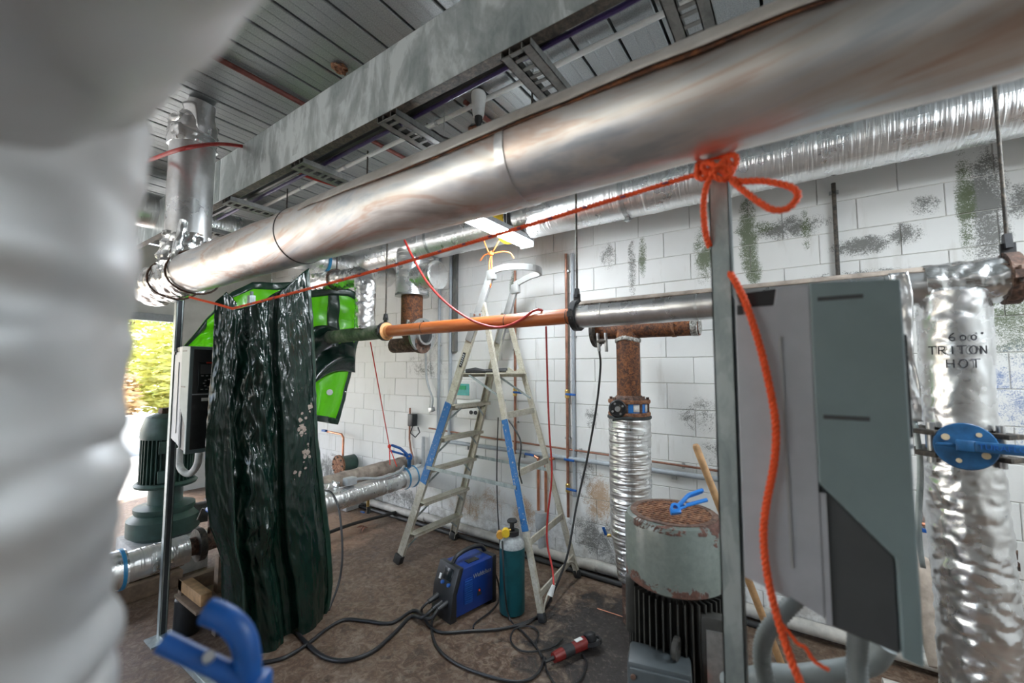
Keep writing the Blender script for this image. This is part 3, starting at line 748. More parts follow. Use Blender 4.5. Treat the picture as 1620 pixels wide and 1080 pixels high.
# ---- riser marked HOT at the right, below the tee
t = thing('hot_riser', 'foil wrapped riser at right with handwritten marker lettering and blue valve', 'pipe', (.5, MY, 0))
mb = MB(); lag(mb, [(.503, MY, MZ - .03), (.492, MY, 1.49)], .105, .006, 72, amp=.002, f=9, seed=31, ridge=.007); up_ = mb.build('upper_jacket', 'foil_crumple', t)
mb = MB(); lag(mb, [(.49, MY, 1.375), (.505, MY - .02, .8), (.5, MY - .02, .02)], .113, .006, 72, amp=.003, f=13, seed=32, ridge=.011); mb.build('lower_jacket', 'foil_crumple', t)
for zz, rr in ((1.475, .125), (1.395, .125)):
    mb = MB(); mb.lathe((.49, MY, zz), (0, 0, 1), [(rr, -.009), (rr, .009)], 8); mb.box((.40, MY - .09, zz), (.07, .07, .018), (.7, .7, 0), (-.7, .7, 0)); mb.box((.585, MY - .09, zz), (.07, .07, .018), (.7, -.7, 0), (.7, .7, 0)); mb.build('flange', 'steel_black', t, bevel=.002)
v = MB().cyl((.49, MY, 1.404), (.49, MY, 1.466), .09, n=32).build('valve_body', 'blue_cast', t)
for dx, dy in ((-.09, -.085), (.09, -.085)): MB().cyl((.49 + dx, MY + dy, 1.36), (.49 + dx, MY + dy, 1.51), .012, n=10).build('flange_bolt', 'steel', t)
vc = Vector((.475, MY - .15, 1.437)); nd = Vector((-.15, -1, .18)).normalized(); uu, vv, _ = basis(nd)
MB().cyl((.485, MY - .08, 1.437), vc, .03, n=16).build('valve_neck', 'blue_cast', v)
d = MB().lathe(vc, nd, [(.079, -.006), (.082, 0), (.079, .006), (.0, .008)], 40).build('notch_plate', 'blue_cast', v)
mb = MB(); u_ = Vector((1, -.08, -.01)).normalized(); w_ = nd.cross(u_).normalized()
for a in (R(150), R(330), R(250), R(50)): p = vc + (u_ * math.cos(a) + w_ * math.sin(a)) * .055; mb.cyl(p + nd * .005, p + nd * .012, .0115 if a in (R(150), R(330)) else .008, n=14)
mb.build('plate_bolt', 'cap_tan', v)
lv = MB(); lv.box(vc + nd * .02 - u_ * .0, (.05, .04, .02), u_, w_, nd); lv.bar(vc + nd * .024 + u_ * .02, vc + nd * .03 + u_ * .3, .036, .018, nd); lv.bar(vc + nd * .014 - u_ * .01, vc + nd * .012 - u_ * .075, .012, .01, nd)
lv = lv.build('lever', 'blue_cast', v, bevel=.005); lv['label'] = 'blue cast lever with raised maker lettering'
# lettering sits on the lever and on the foil
tm = text_mb('TURAFLO', .026, vc + nd * .0355 + u_ * .085, u_, -w_ if (-w_).z > 0 else w_, .001); tm.build('raised_lettering', 'blue_lever', t, smooth=False)
def strokes(mb, segs, cx, cz, sc, ax0=Vector((.497, MY, 0)), r=.116, ang0=0.0, slant=0):
    fwd = Vector((-ax0.x, -ax0.y, 0)).normalized(); a0 = math.atan2(fwd.y, fwd.x)
    for s_ in segs:
        pts = []
        for x, y in s_:
            an = a0 + ang0 + (cx + x * sc) / r; pts.append(Vector((ax0.x + math.cos(an) * r, ax0.y + math.sin(an) * r, cz + y * sc + slant * (cx + x * sc))))
        mb.tube(resample(pts, .004) if len(pts) > 1 else pts, .0022, 6)
G = {'T': [[(0, 1), (.8, 1.02)], [(.4, 1), (.38, 0)]], 'R': [[(0, 0), (.02, 1), (.5, .98), (.6, .75), (.45, .55), (.04, .5)], [(.25, .5), (.65, 0)]], 'I': [[(.2, 0), (.2, 1)]],
     'O': [[(.35, 1), (.08, .8), (0, .45), (.15, .08), (.4, 0), (.65, .25), (.7, .65), (.55, .95), (.35, 1)]], 'N': [[(0, 0), (.02, 1), (.6, 0), (.62, 1)]], 'H': [[(0, 0), (.02, 1)], [(.6, 0), (.6, 1)], [(0, .5), (.6, .52)]],
     '6': [[(.5, 1), (.15, .7), (0, .3), (.2, 0), (.5, .05), (.55, .35), (.3, .5), (.05, .35)]], '0': [[(.3, .7), (.05, .55), (.02, .2), (.25, 0), (.5, .15), (.52, .5), (.3, .7)]], 'o': [[(.15, 1), (.02, .9), (.12, .78), (.25, .9), (.15, 1)]]}
ink = MB()
for word, x0, z0, sc in (('600o', -.012, 1.815, .028), ('TRITON', -.072, 1.765, .03), ('HOT', -.022, 1.715, .031)):
    x = x0
    for ch in word:
        strokes(ink, G[ch], x, z0, sc); x += sc * (1.02 if ch not in 'Io' else .62)
ink.build('marker_lettering', 'ink_black', up_)
# loose foil tape hanging beside it
tp = MB()
def strip(u, v, w0=.06):
    z = 2.09 - v * .58; x = .335 + v * .02 + .006 * math.sin(v * 9); ww = w0 * (1 - .15 * v)
    return (x + (u - .5) * ww, MY - .1 + .012 * noise.noise(Vector((u * 3, v * 9, 2))) + .02 * v, z)
t = thing('foil_strip', 'loose foil tape strip hanging from the pipe left of the lettered riser', 'tape', (.345, MY - .09, .9))
MB().grid(strip, 8, 40).build('wide_tape', 'foil_band', t, solid=.0008)
MB().grid(lambda u, v: (.36 + (u - .5) * (.02 - .008 * abs(v - .5)) + .008 * math.sin(v * 6) + .0 * v, MY - .075, 1.51 - v * .55), 2, 30).build('twisted_tail', 'galv_strut', t, solid=.0008)

# ================================================================ RUSTY RISER WITH VALVE AND LAGGED LEG
VX, VY = -.995, 2.9
t = thing('rusty_riser', 'rusty steel riser with blue wafer valve above a silver lagged leg', 'pipe', (VX, VY, .25))
MB().cyl((VX, VY, 1.49), (VX, VY, 1.99), .081, n=36).build('steel_pipe', 'rust_pipe', t)
MB().tube([(-1.25, VY, 1.99), (-.52, VY, 1.99)], .062, 28).build('branch', 'rust_pipe', t)
mb = MB()
for k in range(26):
    a = k * .2417; mb.lathe((VX + math.cos(a) * .082, VY + math.sin(a) * .082, 1.93 - .02 * abs(math.cos(a))), (math.cos(a), math.sin(a), 0), [(.018, -.006), (.014, .006), (0, .009)], 8)
mb.build('weld_bead', 'weld_bead', t)
MB().ring((-.68, VY, 1.99), (1, 0, 0), .06, .067, .022, 28).build('weld_ring', 'rust_flange', t)
MB().lathe((-.53, VY, 1.99), (1, 0, 0), [(.064, -.04), (.066, 0), (.05, .015), (0, .02)], 28).build('branch_end', 'weld_bead', t)
MB().lathe((-1.23, VY, 1.99), (-1, 0, 0), [(.12, -.012), (.12, .012), (.05, .013)], 28).build('blind_flange', 'steel_black', t)
# flanges, valve
for zz in (1.487, 1.402):
    MB().lathe((VX, VY, zz), (0, 0, 1), [(.142, -.012), (.145, 0), (.142, .012)], 36).build('flange', 'rust_flange', t)
MB().lathe((VX, VY, 1.492), (0, 0, 1), [(.12, .008), (.1, .02), (.085, .035)], 32).build('neck_weld', 'rust_dark', t)
for k in range(8): MB().cyl((VX + math.cos(.2 + k * .785) * .125, VY + math.sin(.2 + k * .785) * .125, 1.376), (VX + math.cos(.2 + k * .785) * .125, VY + math.sin(.2 + k * .785) * .125, 1.516), .011, n=6).build('stud_bolt', 'rust_dark', t)
v = MB().cyl((VX, VY, 1.413), (VX, VY, 1.477), .122, n=36).build('wafer_valve', 'blue_valve', t)
fwdv = (Vector((0, 0, 0)) - Vector((VX, VY, 0))).normalized(); sd_ = Vector((-fwdv.y, fwdv.x, 0))
gp = Vector((VX, VY, 1.444)) + fwdv * .135 - sd_ * .075 if (sd_.dot(_rt) > 0) else Vector((VX, VY, 1.444)) + fwdv * .135 + sd_ * .075
MB().cyl(Vector((VX, VY, 1.444)), gp, .03, n=16).build('valve_stem', 'steel_black', v)
g = MB().lathe(gp, fwdv, [(.056, -.02), (.06, -.004), (.06, .004), (.052, .01), (.045, .004), (0, .004)], 32).build('gear_plate', 'black_metal', v)
mb = MB(); mb.cyl(gp, gp + fwdv * .03, .018, n=16); mb.cyl(gp, gp + fwdv * .045, .01, n=12); bolts(mb, gp + fwdv * .008, fwdv, .038, 4, .008, .012, .5); mb.build('stem_nut', 'steel', v)
def tagplate(a0, a1, mat):
    b0 = math.atan2(fwdv.y, fwdv.x)
    return MB().grid(lambda u, vv_: (VX + math.cos(b0 + a0 + (a1 - a0) * u) * .125, VY + math.sin(b0 + a0 + (a1 - a0) * u) * .125, 1.42 + vv_ * .05), 8, 1).build('name_plate', mat, v, solid=.001)
tagplate(.22, .62, 'label_white'); tagplate(1.0, 1.3, 'label_white')
MB().lathe((VX, VY, 1.385), (0, 0, 1), [(.14, -.02), (.15, -.012), (.149, .002), (.135, .006)], 40).build('tape_band', 'foam_dark', t)
MB().grid(lambda u, v_: (VX + fwdv.x * .15 + sd_.x * (-.02 + .13 * u) * -1, VY + fwdv.y * .15 + sd_.y * (-.02 + .13 * u) * -1, 1.395 - .02 * u * u - v_ * .025 * (1 - u * .4)), 12, 2).build('tape_end', 'foam_dark', t, solid=.002)
mb = MB(); pts = resample([(VX, VY, 1.375), (VX, VY, .28)], .006)
mb.tube(pts, [.143 if p.z > .62 else .143 - (.62 - p.z) * .14 for p in pts], 64, True, crinkle(.002, 8, .006, .022, 41)); mb.build('lagged_leg', 'foil_ring', t)
MB().cyl((VX, VY, .3), (VX, VY, .0), .07, n=24).build('foot_pipe', 'rust_dark', t)
# welding earth clamp on the branch
ec = at(952, 540, Y=VY - .08)
t = thing('earth_clamp', 'grey spring earth clamp gripping the rusty branch pipe', 'clamp', ec)
mb = MB(); mb.bar(ec + Vector((-.03, 0, .06)), ec + Vector((-.02, 0, -.07)), .016, .03, (0, 1, 0)); mb.bar(ec + Vector((.03, 0, .06)), ec + Vector((.035, 0, -.075)), .016, .03, (0, 1, 0)); mb.build('jaw', 'zinc', t, bevel=.003)
MB().cyl(ec + Vector((-.03, 0, 0)), ec + Vector((.035, 0, 0)), .018, n=14).build('spring', 'steel_black', t)
cable('welding_lead', [ec + Vector((-.02, 0, -.07)), at(950, 580, Y=2.82), at(944, 640, Y=2.8), at(930, 720, Y=2.78), at(912, 800, Y=2.72), at(897, 880, Y=2.6), at(876, 935, Y=2.5), at(860, 965, Z=.03), at(835, 985, Z=.012), at(812, 990, Z=.012)], .008, 'cable_black', 'black welding lead hanging from the earth clamp to the floor', 'cable')

# ================================================================ STRUT POSTS
def post(x, y, z1, label, lip):
    """41 mm slotted strut, open side towards lip (+1 = +X)"""
    t = thing('strut_post', label, 'post', (x, y, 0)); a = .0205
    mb = MB(); mb.bb((x - a, y - a, .006), (x + a, y - a + .003, z1)); mb.bb((x - a, y + a - .003, .006), (x + a, y + a, z1)); mb.bb((x - lip * a, y - a, .006), (x - lip * (a - .003), y + a, z1))
    mb.bb((x + lip * (a - .003), y - a, .006), (x + lip * a, y - a + .009, z1)); mb.bb((x + lip * (a - .003), y + a - .009, .006), (x + lip * a, y + a, z1))
    mb.build('channel', 'galv_strut', t, smooth=False)
    MB().bb((x - .02, y - a + .003, .01), (x + .016, y + a - .003, z1 - .02)).build('channel_core', 'strut_slot', t, smooth=False)
    MB().bb((x - .07, y - .07, 0), (x + .07, y + .07, .008)).build('foot_plate', 'galv_strut', t, smooth=False)
    return t
PXR, PXL, PPY = -.134, -3.40, 1.02
post(PXR, PPY + .01, 2.235, 'galvanised strut post beside the grey drive cabinet, tied with orange rope', 1)
post(PXL, PPY, 2.2, 'galvanised strut post behind the keypad drive at left', 1)
tag(MB().bb((-3.38, 1.0, .0), (-2.6, 1.041, .041)).build('floor_strut', 'galv_strut', bevel=.003, smooth=False), 'galvanised strut lying on the floor at the left post foot', 'strut')
tag(MB().cyl((-3.3, 1.42, 2.28), (-3.3, 1.42, 1.4), .012, n=8).bb((-3.32, 1.4, .0), (-3.28, 1.44, 2.25)).build('strut_rail', 'galv_strut', smooth=False), 'thin strut upright between the keypad drive and the curtain', 'post')

# ================================================================ DRIVE CABINETS
def drive(x0, ys, z0, label):
    H, D, W = .66, .262, .24; t = thing('motor_drive', label, 'drive', (x0 + D / 2, ys + W / 2, z0), 'motor drives on the strut posts')
    def pl(poly, yo, depth, name, mat, par=t, bev=.003):
        m = MB().prism(poly, (x0, ys + yo + depth, z0), (1, 0, 0), (0, 0, 1), depth); return m.build(name, mat, par, bevel=bev, smooth=False)
    # heat sink half with handle recess on top and cut-out at the bottom
    base = pl([(0, .07), (.075, .05), (.075, .055), (.13, .03), (.13, H), (.075, H), (.07, H - .035), (.015, H - .035), (.0, H - .008)], .004, W - .008, 'heat_sink', 'vfd_base')
    pl([(.012, H - .034), (.072, H - .034), (.078, H + .0), (.002, H - .004)], .01, W - .02, 'top_recess', 'black_plastic', t, .001)
    MB().bar((x0 + .082, ys + .003, z0 + .11), (x0 + .078, ys + .003, z0 + H - .1), .005, .006, (0, 1, 0)).build('ridge', 'vfd_ridge', base)
    pl([(.13, .28), (.235, .165), (.235, 0), (D, -.005), (D, H - .004), (.13, H + .004)], 0, W, 'cover', 'vfd_cover')
    pl([(.131, .018), (.234, 0), (.234, .163), (.131, .277)], .012, W - .024, 'terminal_cover', 'vfd_dark')
    MB().bb((x0 + .131, ys + .006, z0 + .02), (x0 + .141, ys + .014, z0 + .26)).build('cover_rib', 'vfd_base', t, smooth=False)
    for zz in (H - .03, .405):
        MB().bb((x0 + .142, ys - .0015, z0 + zz - .004), (x0 + .21, ys + .004, z0 + zz + .004)).build('slot', 'vfd_dark', t, bevel=.001, smooth=False)
    MB().bb((x0 + .004, ys - .002, z0 + H - .05), (x0 + .014, ys + .004, z0 + H - .03)).build('latch', 'black_plastic', t)
    # keypad front, facing +X
    fx = x0 + D; f = MB().bb((fx - .004, ys + .02, z0 + .02), (fx + .004, ys + W - .02, z0 + H - .02)).build('front_panel', 'black_plastic', t, bevel=.003)
    k = MB().bb((fx + .003, ys + .045, z0 + .37), (fx + .012, ys + W - .06, z0 + H - .1)).build('keypad', 'screen_dark', f, bevel=.003)
    MB().bb((fx + .011, ys + .055, z0 + .485), (fx + .0135, ys + W - .07, z0 + .545)).build('display', 'vfd_dark', f)
    MB().bb((fx + .011, ys + .085, z0 + .552), (fx + .014, ys + .125, z0 + .56)).build('badge', 'red_badge', f)
    for r_, zz in enumerate((.47, .385)):
        for q in range(4): MB().bb((fx + .0115, ys + .06 + q * .025, z0 + zz), (fx + .0145, ys + .073 + q * .025, z0 + zz + .007)).build('key', 'key_grey', f)
    for q in range(8):
        a = q * .785; MB().box((fx + .013, ys + .103 + math.cos(a) * .026, z0 + .427 + math.sin(a) * .024), (.003, .011, .007)).build('key', 'key_grey', f)
    MB().bb((fx + .003, ys + .07, z0 + .315), (fx + .006, ys + .14, z0 + .335)).build('name_plate', 'label_white', f)
    MB().bb((fx + .003, ys + .02, z0 + .355), (fx + .007, ys + W - .02, z0 + .362)).build('divider', 'vfd_base', f)
    return t
drive(-.108, .995, 1.215, 'big grey drive cabinet seen from the side on the right post')
drive(-3.37, 1.0, 1.195, 'grey drive with black keypad front beside the green curtain')
# flexible conduits under the drives
def conduit(name, pts, r, mat, label, pitch=.008):
    mb = MB(); corr(mb, pts, r, pitch, .0016); return tag(mb.build(name, mat, ang=80), label, 'conduit')
conduit('flexible_conduit', [at(1268, 940, Y=1.12), at(1240, 968, Y=1.1), at(1213, 1000, Y=1.09), at(1205, 1040, Y=1.09), at(1214, 1090, Y=1.09), at(1222, 1180, Y=1.1)], .0165, 'flex_conduit', 'corrugated grey conduit looping down under the right drive beside the post')
conduit('flexible_conduit', [at(1358, 1000, Y=1.08), at(1356, 1040, Y=1.08), at(1357, 1090, Y=1.08), at(1360, 1180, Y=1.09)], .0165, 'flex_conduit', 'corrugated grey conduit dropping straight from the right drive')
tag(MB().tube(resample(catmull([at(1400, 1020, Y=1.25), at(1388, 1040, Y=1.25), at(1370, 1052, Y=1.25), at(1330, 1060, Y=1.24), at(1260, 1068, Y=1.24), at(1215, 1066, Y=1.24), at(1150, 1078, Y=1.3)], 8), .02), .022, 14).build('drain_hose', 'flex_conduit'), 'smooth grey hose crossing below the right drive', 'hose')
conduit('flexible_conduit', [at(285, 708, Y=1.1), at(284, 735, Y=1.1), at(292, 747, Y=1.1), at(302, 748, Y=1.1), at(312, 735, Y=1.1), at(316, 714, Y=1.1)], .02, 'flex_white', 'pale U shaped conduit under the keypad drive')
t = thing('isolator_stand', 'blue isolator box on a thin stand behind the pale conduit', 'box', (-3.67, 1.41, 0))
MB().bb((-3.75, 1.33, 1.02), (-3.6, 1.5, 1.17)).build('box', 'blue_valve', t, bevel=.012); MB().cyl((-3.67, 1.45, 0), (-3.67, 1.45, 1.05), .02, n=12).build('stand', 'galv_strut', t)

# ================================================================ ORANGE ROPE
kn = at(1128, 268, Y=.985)
t = thing('orange_rope', 'orange rope strung from the curtain to the right post, with bow and tail', 'rope', kn)
pL = at(368, 488, Y=.92); p0 = at(300, 470, Y=.86)
mb = MB(); rope(mb, [p0, at(340, 480, Y=.89), pL], .006, smooth=False); rope(mb, [pL, pL.lerp(kn, .5) + Vector((0, 0, -.012)), kn], .006, smooth=True); mb.build('line', 'rope_orange', t, ang=60)
fl = MB()
for k in range(1, 22):
    p = pL.lerp(kn, k / 22) + Vector((0, -.0068, -.012 * (1 - abs(k / 11 - 1) ** 2) + rnd.uniform(-.002, .002))); dirv = (kn - pL).normalized()
    fl.bar(p - dirv * .006, p + dirv * .006, .004, .003, (0, 0, 1))
f = fl.build('tracer_fleck', 'rope_fleck', t); f['kind'] = 'stuff'
K = lambda x, y, yy=.985: at(x, y, Y=yy)
mb = MB()
rope(mb, [K(1106, 268), K(1103, 278, .97), K(1112, 283, .965), K(1118, 277, .97), K(1112, 262, .98), K(1122, 258, .975), K(1140, 268, .97), K(1152, 278, .97), K(1163, 290, .965), K(1180, 304, .96), K(1203, 321, .955), K(1225, 332, .95), K(1247, 329, .95), K(1262, 312, .955), K(1258, 300, .96), K(1240, 292, .962), K(1205, 286, .965), K(1168, 286, .97), K(1150, 276, .975), K(1130, 262, .985)], .0066)
rope(mb, [K(1103, 272), K(1106, 258, 1.0), K(1124, 250, 1.01), K(1150, 245, 1.0), K(1163, 246, .99), K(1165, 256, .985), K(1158, 268, .98), K(1150, 252, .975), K(1138, 262, .965), K(1126, 278, .96), K(1117, 296, .965), K(1113, 322, .975), K(1114, 350, .985), K(1117, 372, .99), K(1122, 390, 1.01)], .0066)
rope(mb, [K(1124, 272, .97), K(1132, 280, .96), K(1146, 284, .965), K(1158, 272, .97), K(1146, 262, .97), K(1128, 268, .96)], .0066); mb.build('knot_and_bow', 'rope_orange', t, ang=60)
mb = MB(); R0 = lambda x, y, yy: at(x, y, Y=yy)
rope(mb, [R0(1155, 432, 1.0), R0(1163, 445, .985), R0(1180, 480, .98), R0(1200, 540, .98), R0(1216, 605, .98), R0(1227, 670, .98), R0(1225, 730, .98), R0(1212, 800, .98), R0(1208, 850, .98), R0(1214, 910, .98), R0(1228, 970, .975), R0(1240, 1010, .97), R0(1254, 1050, .96), R0(1270, 1090, .95), R0(1290, 1160, .94)], .0072)
mb.build('tail', 'rope_orange', t, ang=60)
mb = MB(); rope(mb, [R0(1236, 985, .972), R0(1252, 1005, .97), R0(1262, 1018, .97), R0(1274, 1024, .965), R0(1288, 1045, .965), R0(1312, 1060, .96)], .0035); mb.build('frayed_strand', 'rope_orange', t, ang=60)
# thin red line down to the low pipe lever
tag(MB().tube([at(586, 541, Y=2.25), at(600, 618, Y=2.6), at(616, 706, Y=2.95)], .005, 6).tube([at(616, 706, Y=2.95), at(617, 735, Y=2.96)], .005, 6).tube([at(616, 706, Y=2.95), at(628, 738, Y=2.98)], .005, 6).lathe(at(616, 706, Y=2.94), (0, 0, 1), [(0, -.025), (.016, -.012), (.018, .01), (0, .025)], 8).build('thin_red_rope', 'rope_red'), 'thin red rope slanting from the green pipe to the blue lever', 'rope')

# ================================================================ WELDING CURTAINS
CX = -2.85
def interp(tab, s):
    for (a, x), (b, y) in zip(tab, tab[1:]):
        if s <= b: return x + (y - x) * ((s - a) / (b - a) if b > a else 0)
    return tab[-1][1]
topy = [(0, 478), (.1, 462), (.16, 470), (.24, 488), (.4, 482), (.6, 468), (.8, 448), (1, 425)]
boty = [(0, 985), (.1, 1005), (.25, 1028), (.45, 1045), (.6, 1043), (.8, 1018), (.93, 985), (1, 955)]
lefx = [(0, 338), (.1, 333), (.4, 326), (.6, 322), (.7, 326), (.8, 345), (1, 352)]
rigx = [(0, 488), (.2, 492), (.5, 501), (.8, 515), (.95, 519), (1, 516)]
FOLD = [(-.1, .03), (0, .02), (.08, .045), (.17, .045), (.2, .06), (.225, -.03), (.28, -.05), (.36, 0), (.45, .03), (.55, .0), (.61, -.06), (.65, -.05), (.68, .05), (.78, .075), (.88, .06), (.95, .03), (.985, .04), (1.1, -.04)]
def sinterp(tab, x):
    for (a, p), (b, q) in zip(tab, tab[1:]):
        if x <= b:
            t_ = (x - a) / (b - a); t_ = t_ * t_ * (3 - 2 * t_); return p + (q - p) * t_
    return tab[-1][1]
def sheet(s, v):
    v2 = v; y = interp(topy, s) * (1 - v2) + interp(boty, s) * v2
    x = interp(lefx, v) * (1 - s) + interp(rigx, v) * s
    p = at(x, y, X=CX + .12 * math.sin(s * math.pi) * v)
    am = .45 + .55 * v
    f = am * sinterp(FOLD, s + .012 * math.sin(v * 6) + .015 * noise.noise(Vector((2, v * 4, 0)))) + .02 * noise.noise(Vector((s * 5, v * 4, 0)))
    cu = (s - .42) / .2                                    # pouch of slack hanging in the middle: nested U shaped folds
    w = math.exp(-abs(cu) ** 3) * min(1, v * 9) * max(0, min(1, (.74 - v) * 9))
    ph = v * 15 - cu * cu * 2.6 + 1.2 * noise.noise(Vector((s * 4, v * 3, 7))); f += w * (.04 * abs(math.sin(ph * .6)) + .02 * abs(math.sin(ph * 1.4 + 1)) + .01)
    n2 = noise.noise(Vector((s * 14 + 2 * v, v * 13, 4))); n3 = noise.noise(Vector((s * 30 - 9 * v, v * 22 + 5 * s, 11))); f += (.02 * (1 - abs(n2) * 2) + .011 * (1 - abs(n3) * 2)) * (.3 + .7 * w) + .003 * noise.noise(Vector((s * 60, v * 50, 8)))
    return p + Vector((f, .01 * math.sin(v * 11 + s * 5), 0))
t = thing('welding_curtain', 'dark green glossy welding curtain hanging to the floor in front of the pipes', 'curtain', at(430, 1040, X=CX))
MB().grid(sheet, 150, 190).build('sheet', 'curtain_dark', t, ang=180, solid=.0012)
def trim(s0, s1, v0, v1, name, nu, nv, off=.004):
    return MB().grid(lambda u, v: sheet(s0 + (s1 - s0) * u, v0 + (v1 - v0) * v) + Vector((off, 0, 0)), nu, nv).build(name, 'curtain_trim', t, ang=180, solid=.001)
trim(.965, 1, 0, 1, 'hem', 4, 150); trim(.19, .205, .05, .95, 'seam', 3, 120, .003)
q = random.Random(5); mb = MB()
for (sx_, vx, r_, n_) in ((.84, .40, .045, 14), (.87, .49, .04, 12), (.8, .52, .03, 8), (.93, .38, .02, 4), (.9, .04, .03, 5)):
    for k in range(n_):
        s_ = sx_ + q.gauss(0, r_ * .55); v_ = vx + q.gauss(0, r_ * .35); rr = q.uniform(.003, .017); p = sheet(min(s_, .99), v_) + Vector((.0035, 0, 0))
        ns = 7; b = len(mb.v)
        for j in range(ns): mb.v.append(p + Vector((.002, math.cos(j * 6.28 / ns) * rr * q.uniform(.6, 1.4), math.sin(j * 6.28 / ns) * rr * q.uniform(.6, 1.6))))
        mb.face(list(range(b, b + ns)))
f = mb.build('scuff_mark', 'scuff', t, smooth=False); f['kind'] = 'stuff'
# bright green panel further back
LX = -3.78
def lime(px, py, s, v):
    p = at(px, py, X=LX); return p + Vector((.05 * math.sin(s * 21 + v * 3) * (.3 + v) + .03 * noise.noise(Vector((s * 12, v * 8, 1))) + .02 * math.sin(s * 9 - v * 8), 0, 0))
ltop = [(0, 552), (.13, 505), (.28, 462), (.4, 446), (.62, 446), (.72, 460), (.85, 455), (.93, 457), (1, 468)]
lbot = [(0, 556), (.13, 575), (.3, 640), (.55, 660), (.75, 662), (1, 672)]
lr = [(0, 567), (.3, 567), (.55, 563), (.75, 552), (1, 538)]
def limes(s, v):
    y = interp(ltop, s) * (1 - v) + interp(lbot, s) * v; x = 287 + (interp(lr, v) - 287) * s; return lime(x, y, s, v)
t = thing('green_screen', 'green welding screen, lit-through lime painted in, with dark border behind the dark curtain', 'curtain', at(520, 665, X=LX))
MB().grid(limes, 120, 80).build('sheet', 'curtain_backlit', t, ang=180, solid=.001)
def ltrim(s0, s1, v0, v1, nu, nv, off=.008, name='border'):
    return MB().grid(lambda u, v: limes(s0 + (s1 - s0) * u, v0 + (v1 - v0) * v) + Vector((off, 0, 0)), nu, nv).build(name, 'curtain_trim', t, ang=180, solid=.001)
ltrim(.978, 1, 0, 1, 3, 60); ltrim(0, 1, 0, .055, 110, 3); ltrim(0, 1, .955, 1, 110, 3); ltrim(0, .14, .05, .3, 14, 4)
for s0 in (.83,): ltrim(s0, s0 + .055, .05, .5, 4, 40, .01, 'overlap_band')
mb = MB(); mb.grid(lambda u, v: at(480 + 82 * u, 520 + 75 * v - 30 * u * u * v + 40 * (u - .45) ** 2 * 2 + (v - .5) * 20 * (1 - u), X=LX + .06 + .05 * math.sin(v * 7 + u * 4)), 30, 16); mb.build('dark_fold', 'curtain_dark', t, ang=180, solid=.001)
for v_ in (.25, .55, .75): MB().lathe(limes(.988, v_) + Vector((.014, 0, 0)), (1, -.6, 0), [(.006, 0), (.009, 0), (.009, .002), (.005, .003)], 12).build('eyelet', 'chrome', t)
p = limes(.86, .78); MB().lathe(p + Vector((.02, 0, 0)), (1, -.5, 0), [(.03, 0), (.027, .003), (0, .004)], 9).build('paint_blot', 'label_white', t)

# ================================================================ STEP LADDER
t = thing('step_ladder', 'tall aluminium platform step ladder with blue painted rails by the block wall', 'ladder', (-2.25, 2.95, 0))
fN = [Vector((-2.985, 2.57, .03)), Vector((-2.23, 2.75, 2.22)), Vector((-2.115, 2.76, 2.5))]
fF = [Vector((-2.94, 3.235, .03)), Vector((-2.23, 3.14, 2.22)), Vector((-2.115, 3.12, 2.44))]
bN = [Vector((-1.5, 2.545, .02)), Vector((-2.19, 2.75, 2.28))]
bF = [Vector((-1.57, 3.235, .02)), Vector((-2.19, 3.12, 2.2))]
def zpt(a, b, z): return a.lerp(b, (z - a.z) / (b.z - a.z))
Yv = (0, 1, 0)
for pr in (fN, fF):
    s = 1 if pr is fN else -1
    d = (pr[1] - pr[0]).normalized(); u = d.cross(Vector(Yv)).normalized()
    mb = MB(); mb.bar(pr[0], pr[1], .072, .006, Yv); mb.bar(pr[0] + u * .034 + Vector((0, s * .012, 0)), pr[1] + u * .034 + Vector((0, s * .012, 0)), .005, .028, Yv); mb.bar(pr[0] - u * .034 + Vector((0, s * .012, 0)), pr[1] - u * .034 + Vector((0, s * .012, 0)), .005, .028, Yv)
    mb.build('front_rail', 'ladder_aluminium', t, smooth=False)
    mb = MB(); a = zpt(pr[0], pr[1], 1.95); mb.bar(a, pr[2], .066, .034, Yv); mb.build('rail_extension', 'ladder_white', t, bevel=.004)
    MB().box(pr[2] + Vector((.01, 0, 0)), (.08, .05, .09), (1, 0, .1), Yv, (-.1, 0, 1)).build('rail_cap', 'ladder_white', t, bevel=.012)
    b = MB(); b.bar(pr[0] - d * .03, pr[0] + d * .05, .08, .05, Yv); b.build('rubber_foot', 'rubber', t, bevel=.006)
    b = MB(); b.box(zpt(pr[0], pr[1], 2.12) + Vector((.015, -s * .012, 0)), (.13, .012, .14)); b.build('hinge_plate', 'ladder_white', t, bevel=.004)
    for k in range(4): MB().cyl(zpt(pr[0], pr[1], 2.17 - .09 * (k % 2)) + Vector((.06 * (k // 2) - .01, -s * .03, 0)), zpt(pr[0], pr[1], 2.17 - .09 * (k % 2)) + Vector((.06 * (k // 2) - .01, -s * .012, 0)), .009, n=10).build('rivet', 'copper_dull', t)
for pr, s in ((bN, 1), (bF, -1)):
    mb = MB(); mb.bar(pr[0], pr[1], .045, .026, Yv); mb.build('rear_rail', 'ladder_aluminium', t, bevel=.002, smooth=False)
    d = (pr[1] - pr[0]).normalized(); MB().bar(pr[0] - d * .02, pr[0] + d * .04, .055, .035, Yv).build('rubber_foot', 'rubber', t, bevel=.006)
a = MB().bar(zpt(*fN[:2], .72) + Vector((0, -.005, 0)), zpt(*fN[:2], 1.42) + Vector((0, -.005, 0)), .075, .006, Yv); a.build('blue_paint', 'ladder_blue', t, smooth=False)
MB().bar(zpt(*bN, .55) + Vector((.0, -.006, 0)), zpt(*bN, 1.32) + Vector((0, -.006, 0)), .047, .018, Yv).build('blue_paint', 'ladder_blue', t, smooth=False)
st = zpt(*fN[:2], 1.79) + Vector((0, -.0065, 0)); d = (fN[1] - fN[0]).normalized(); u = Vector((d.z, 0, -d.x)).normalized()
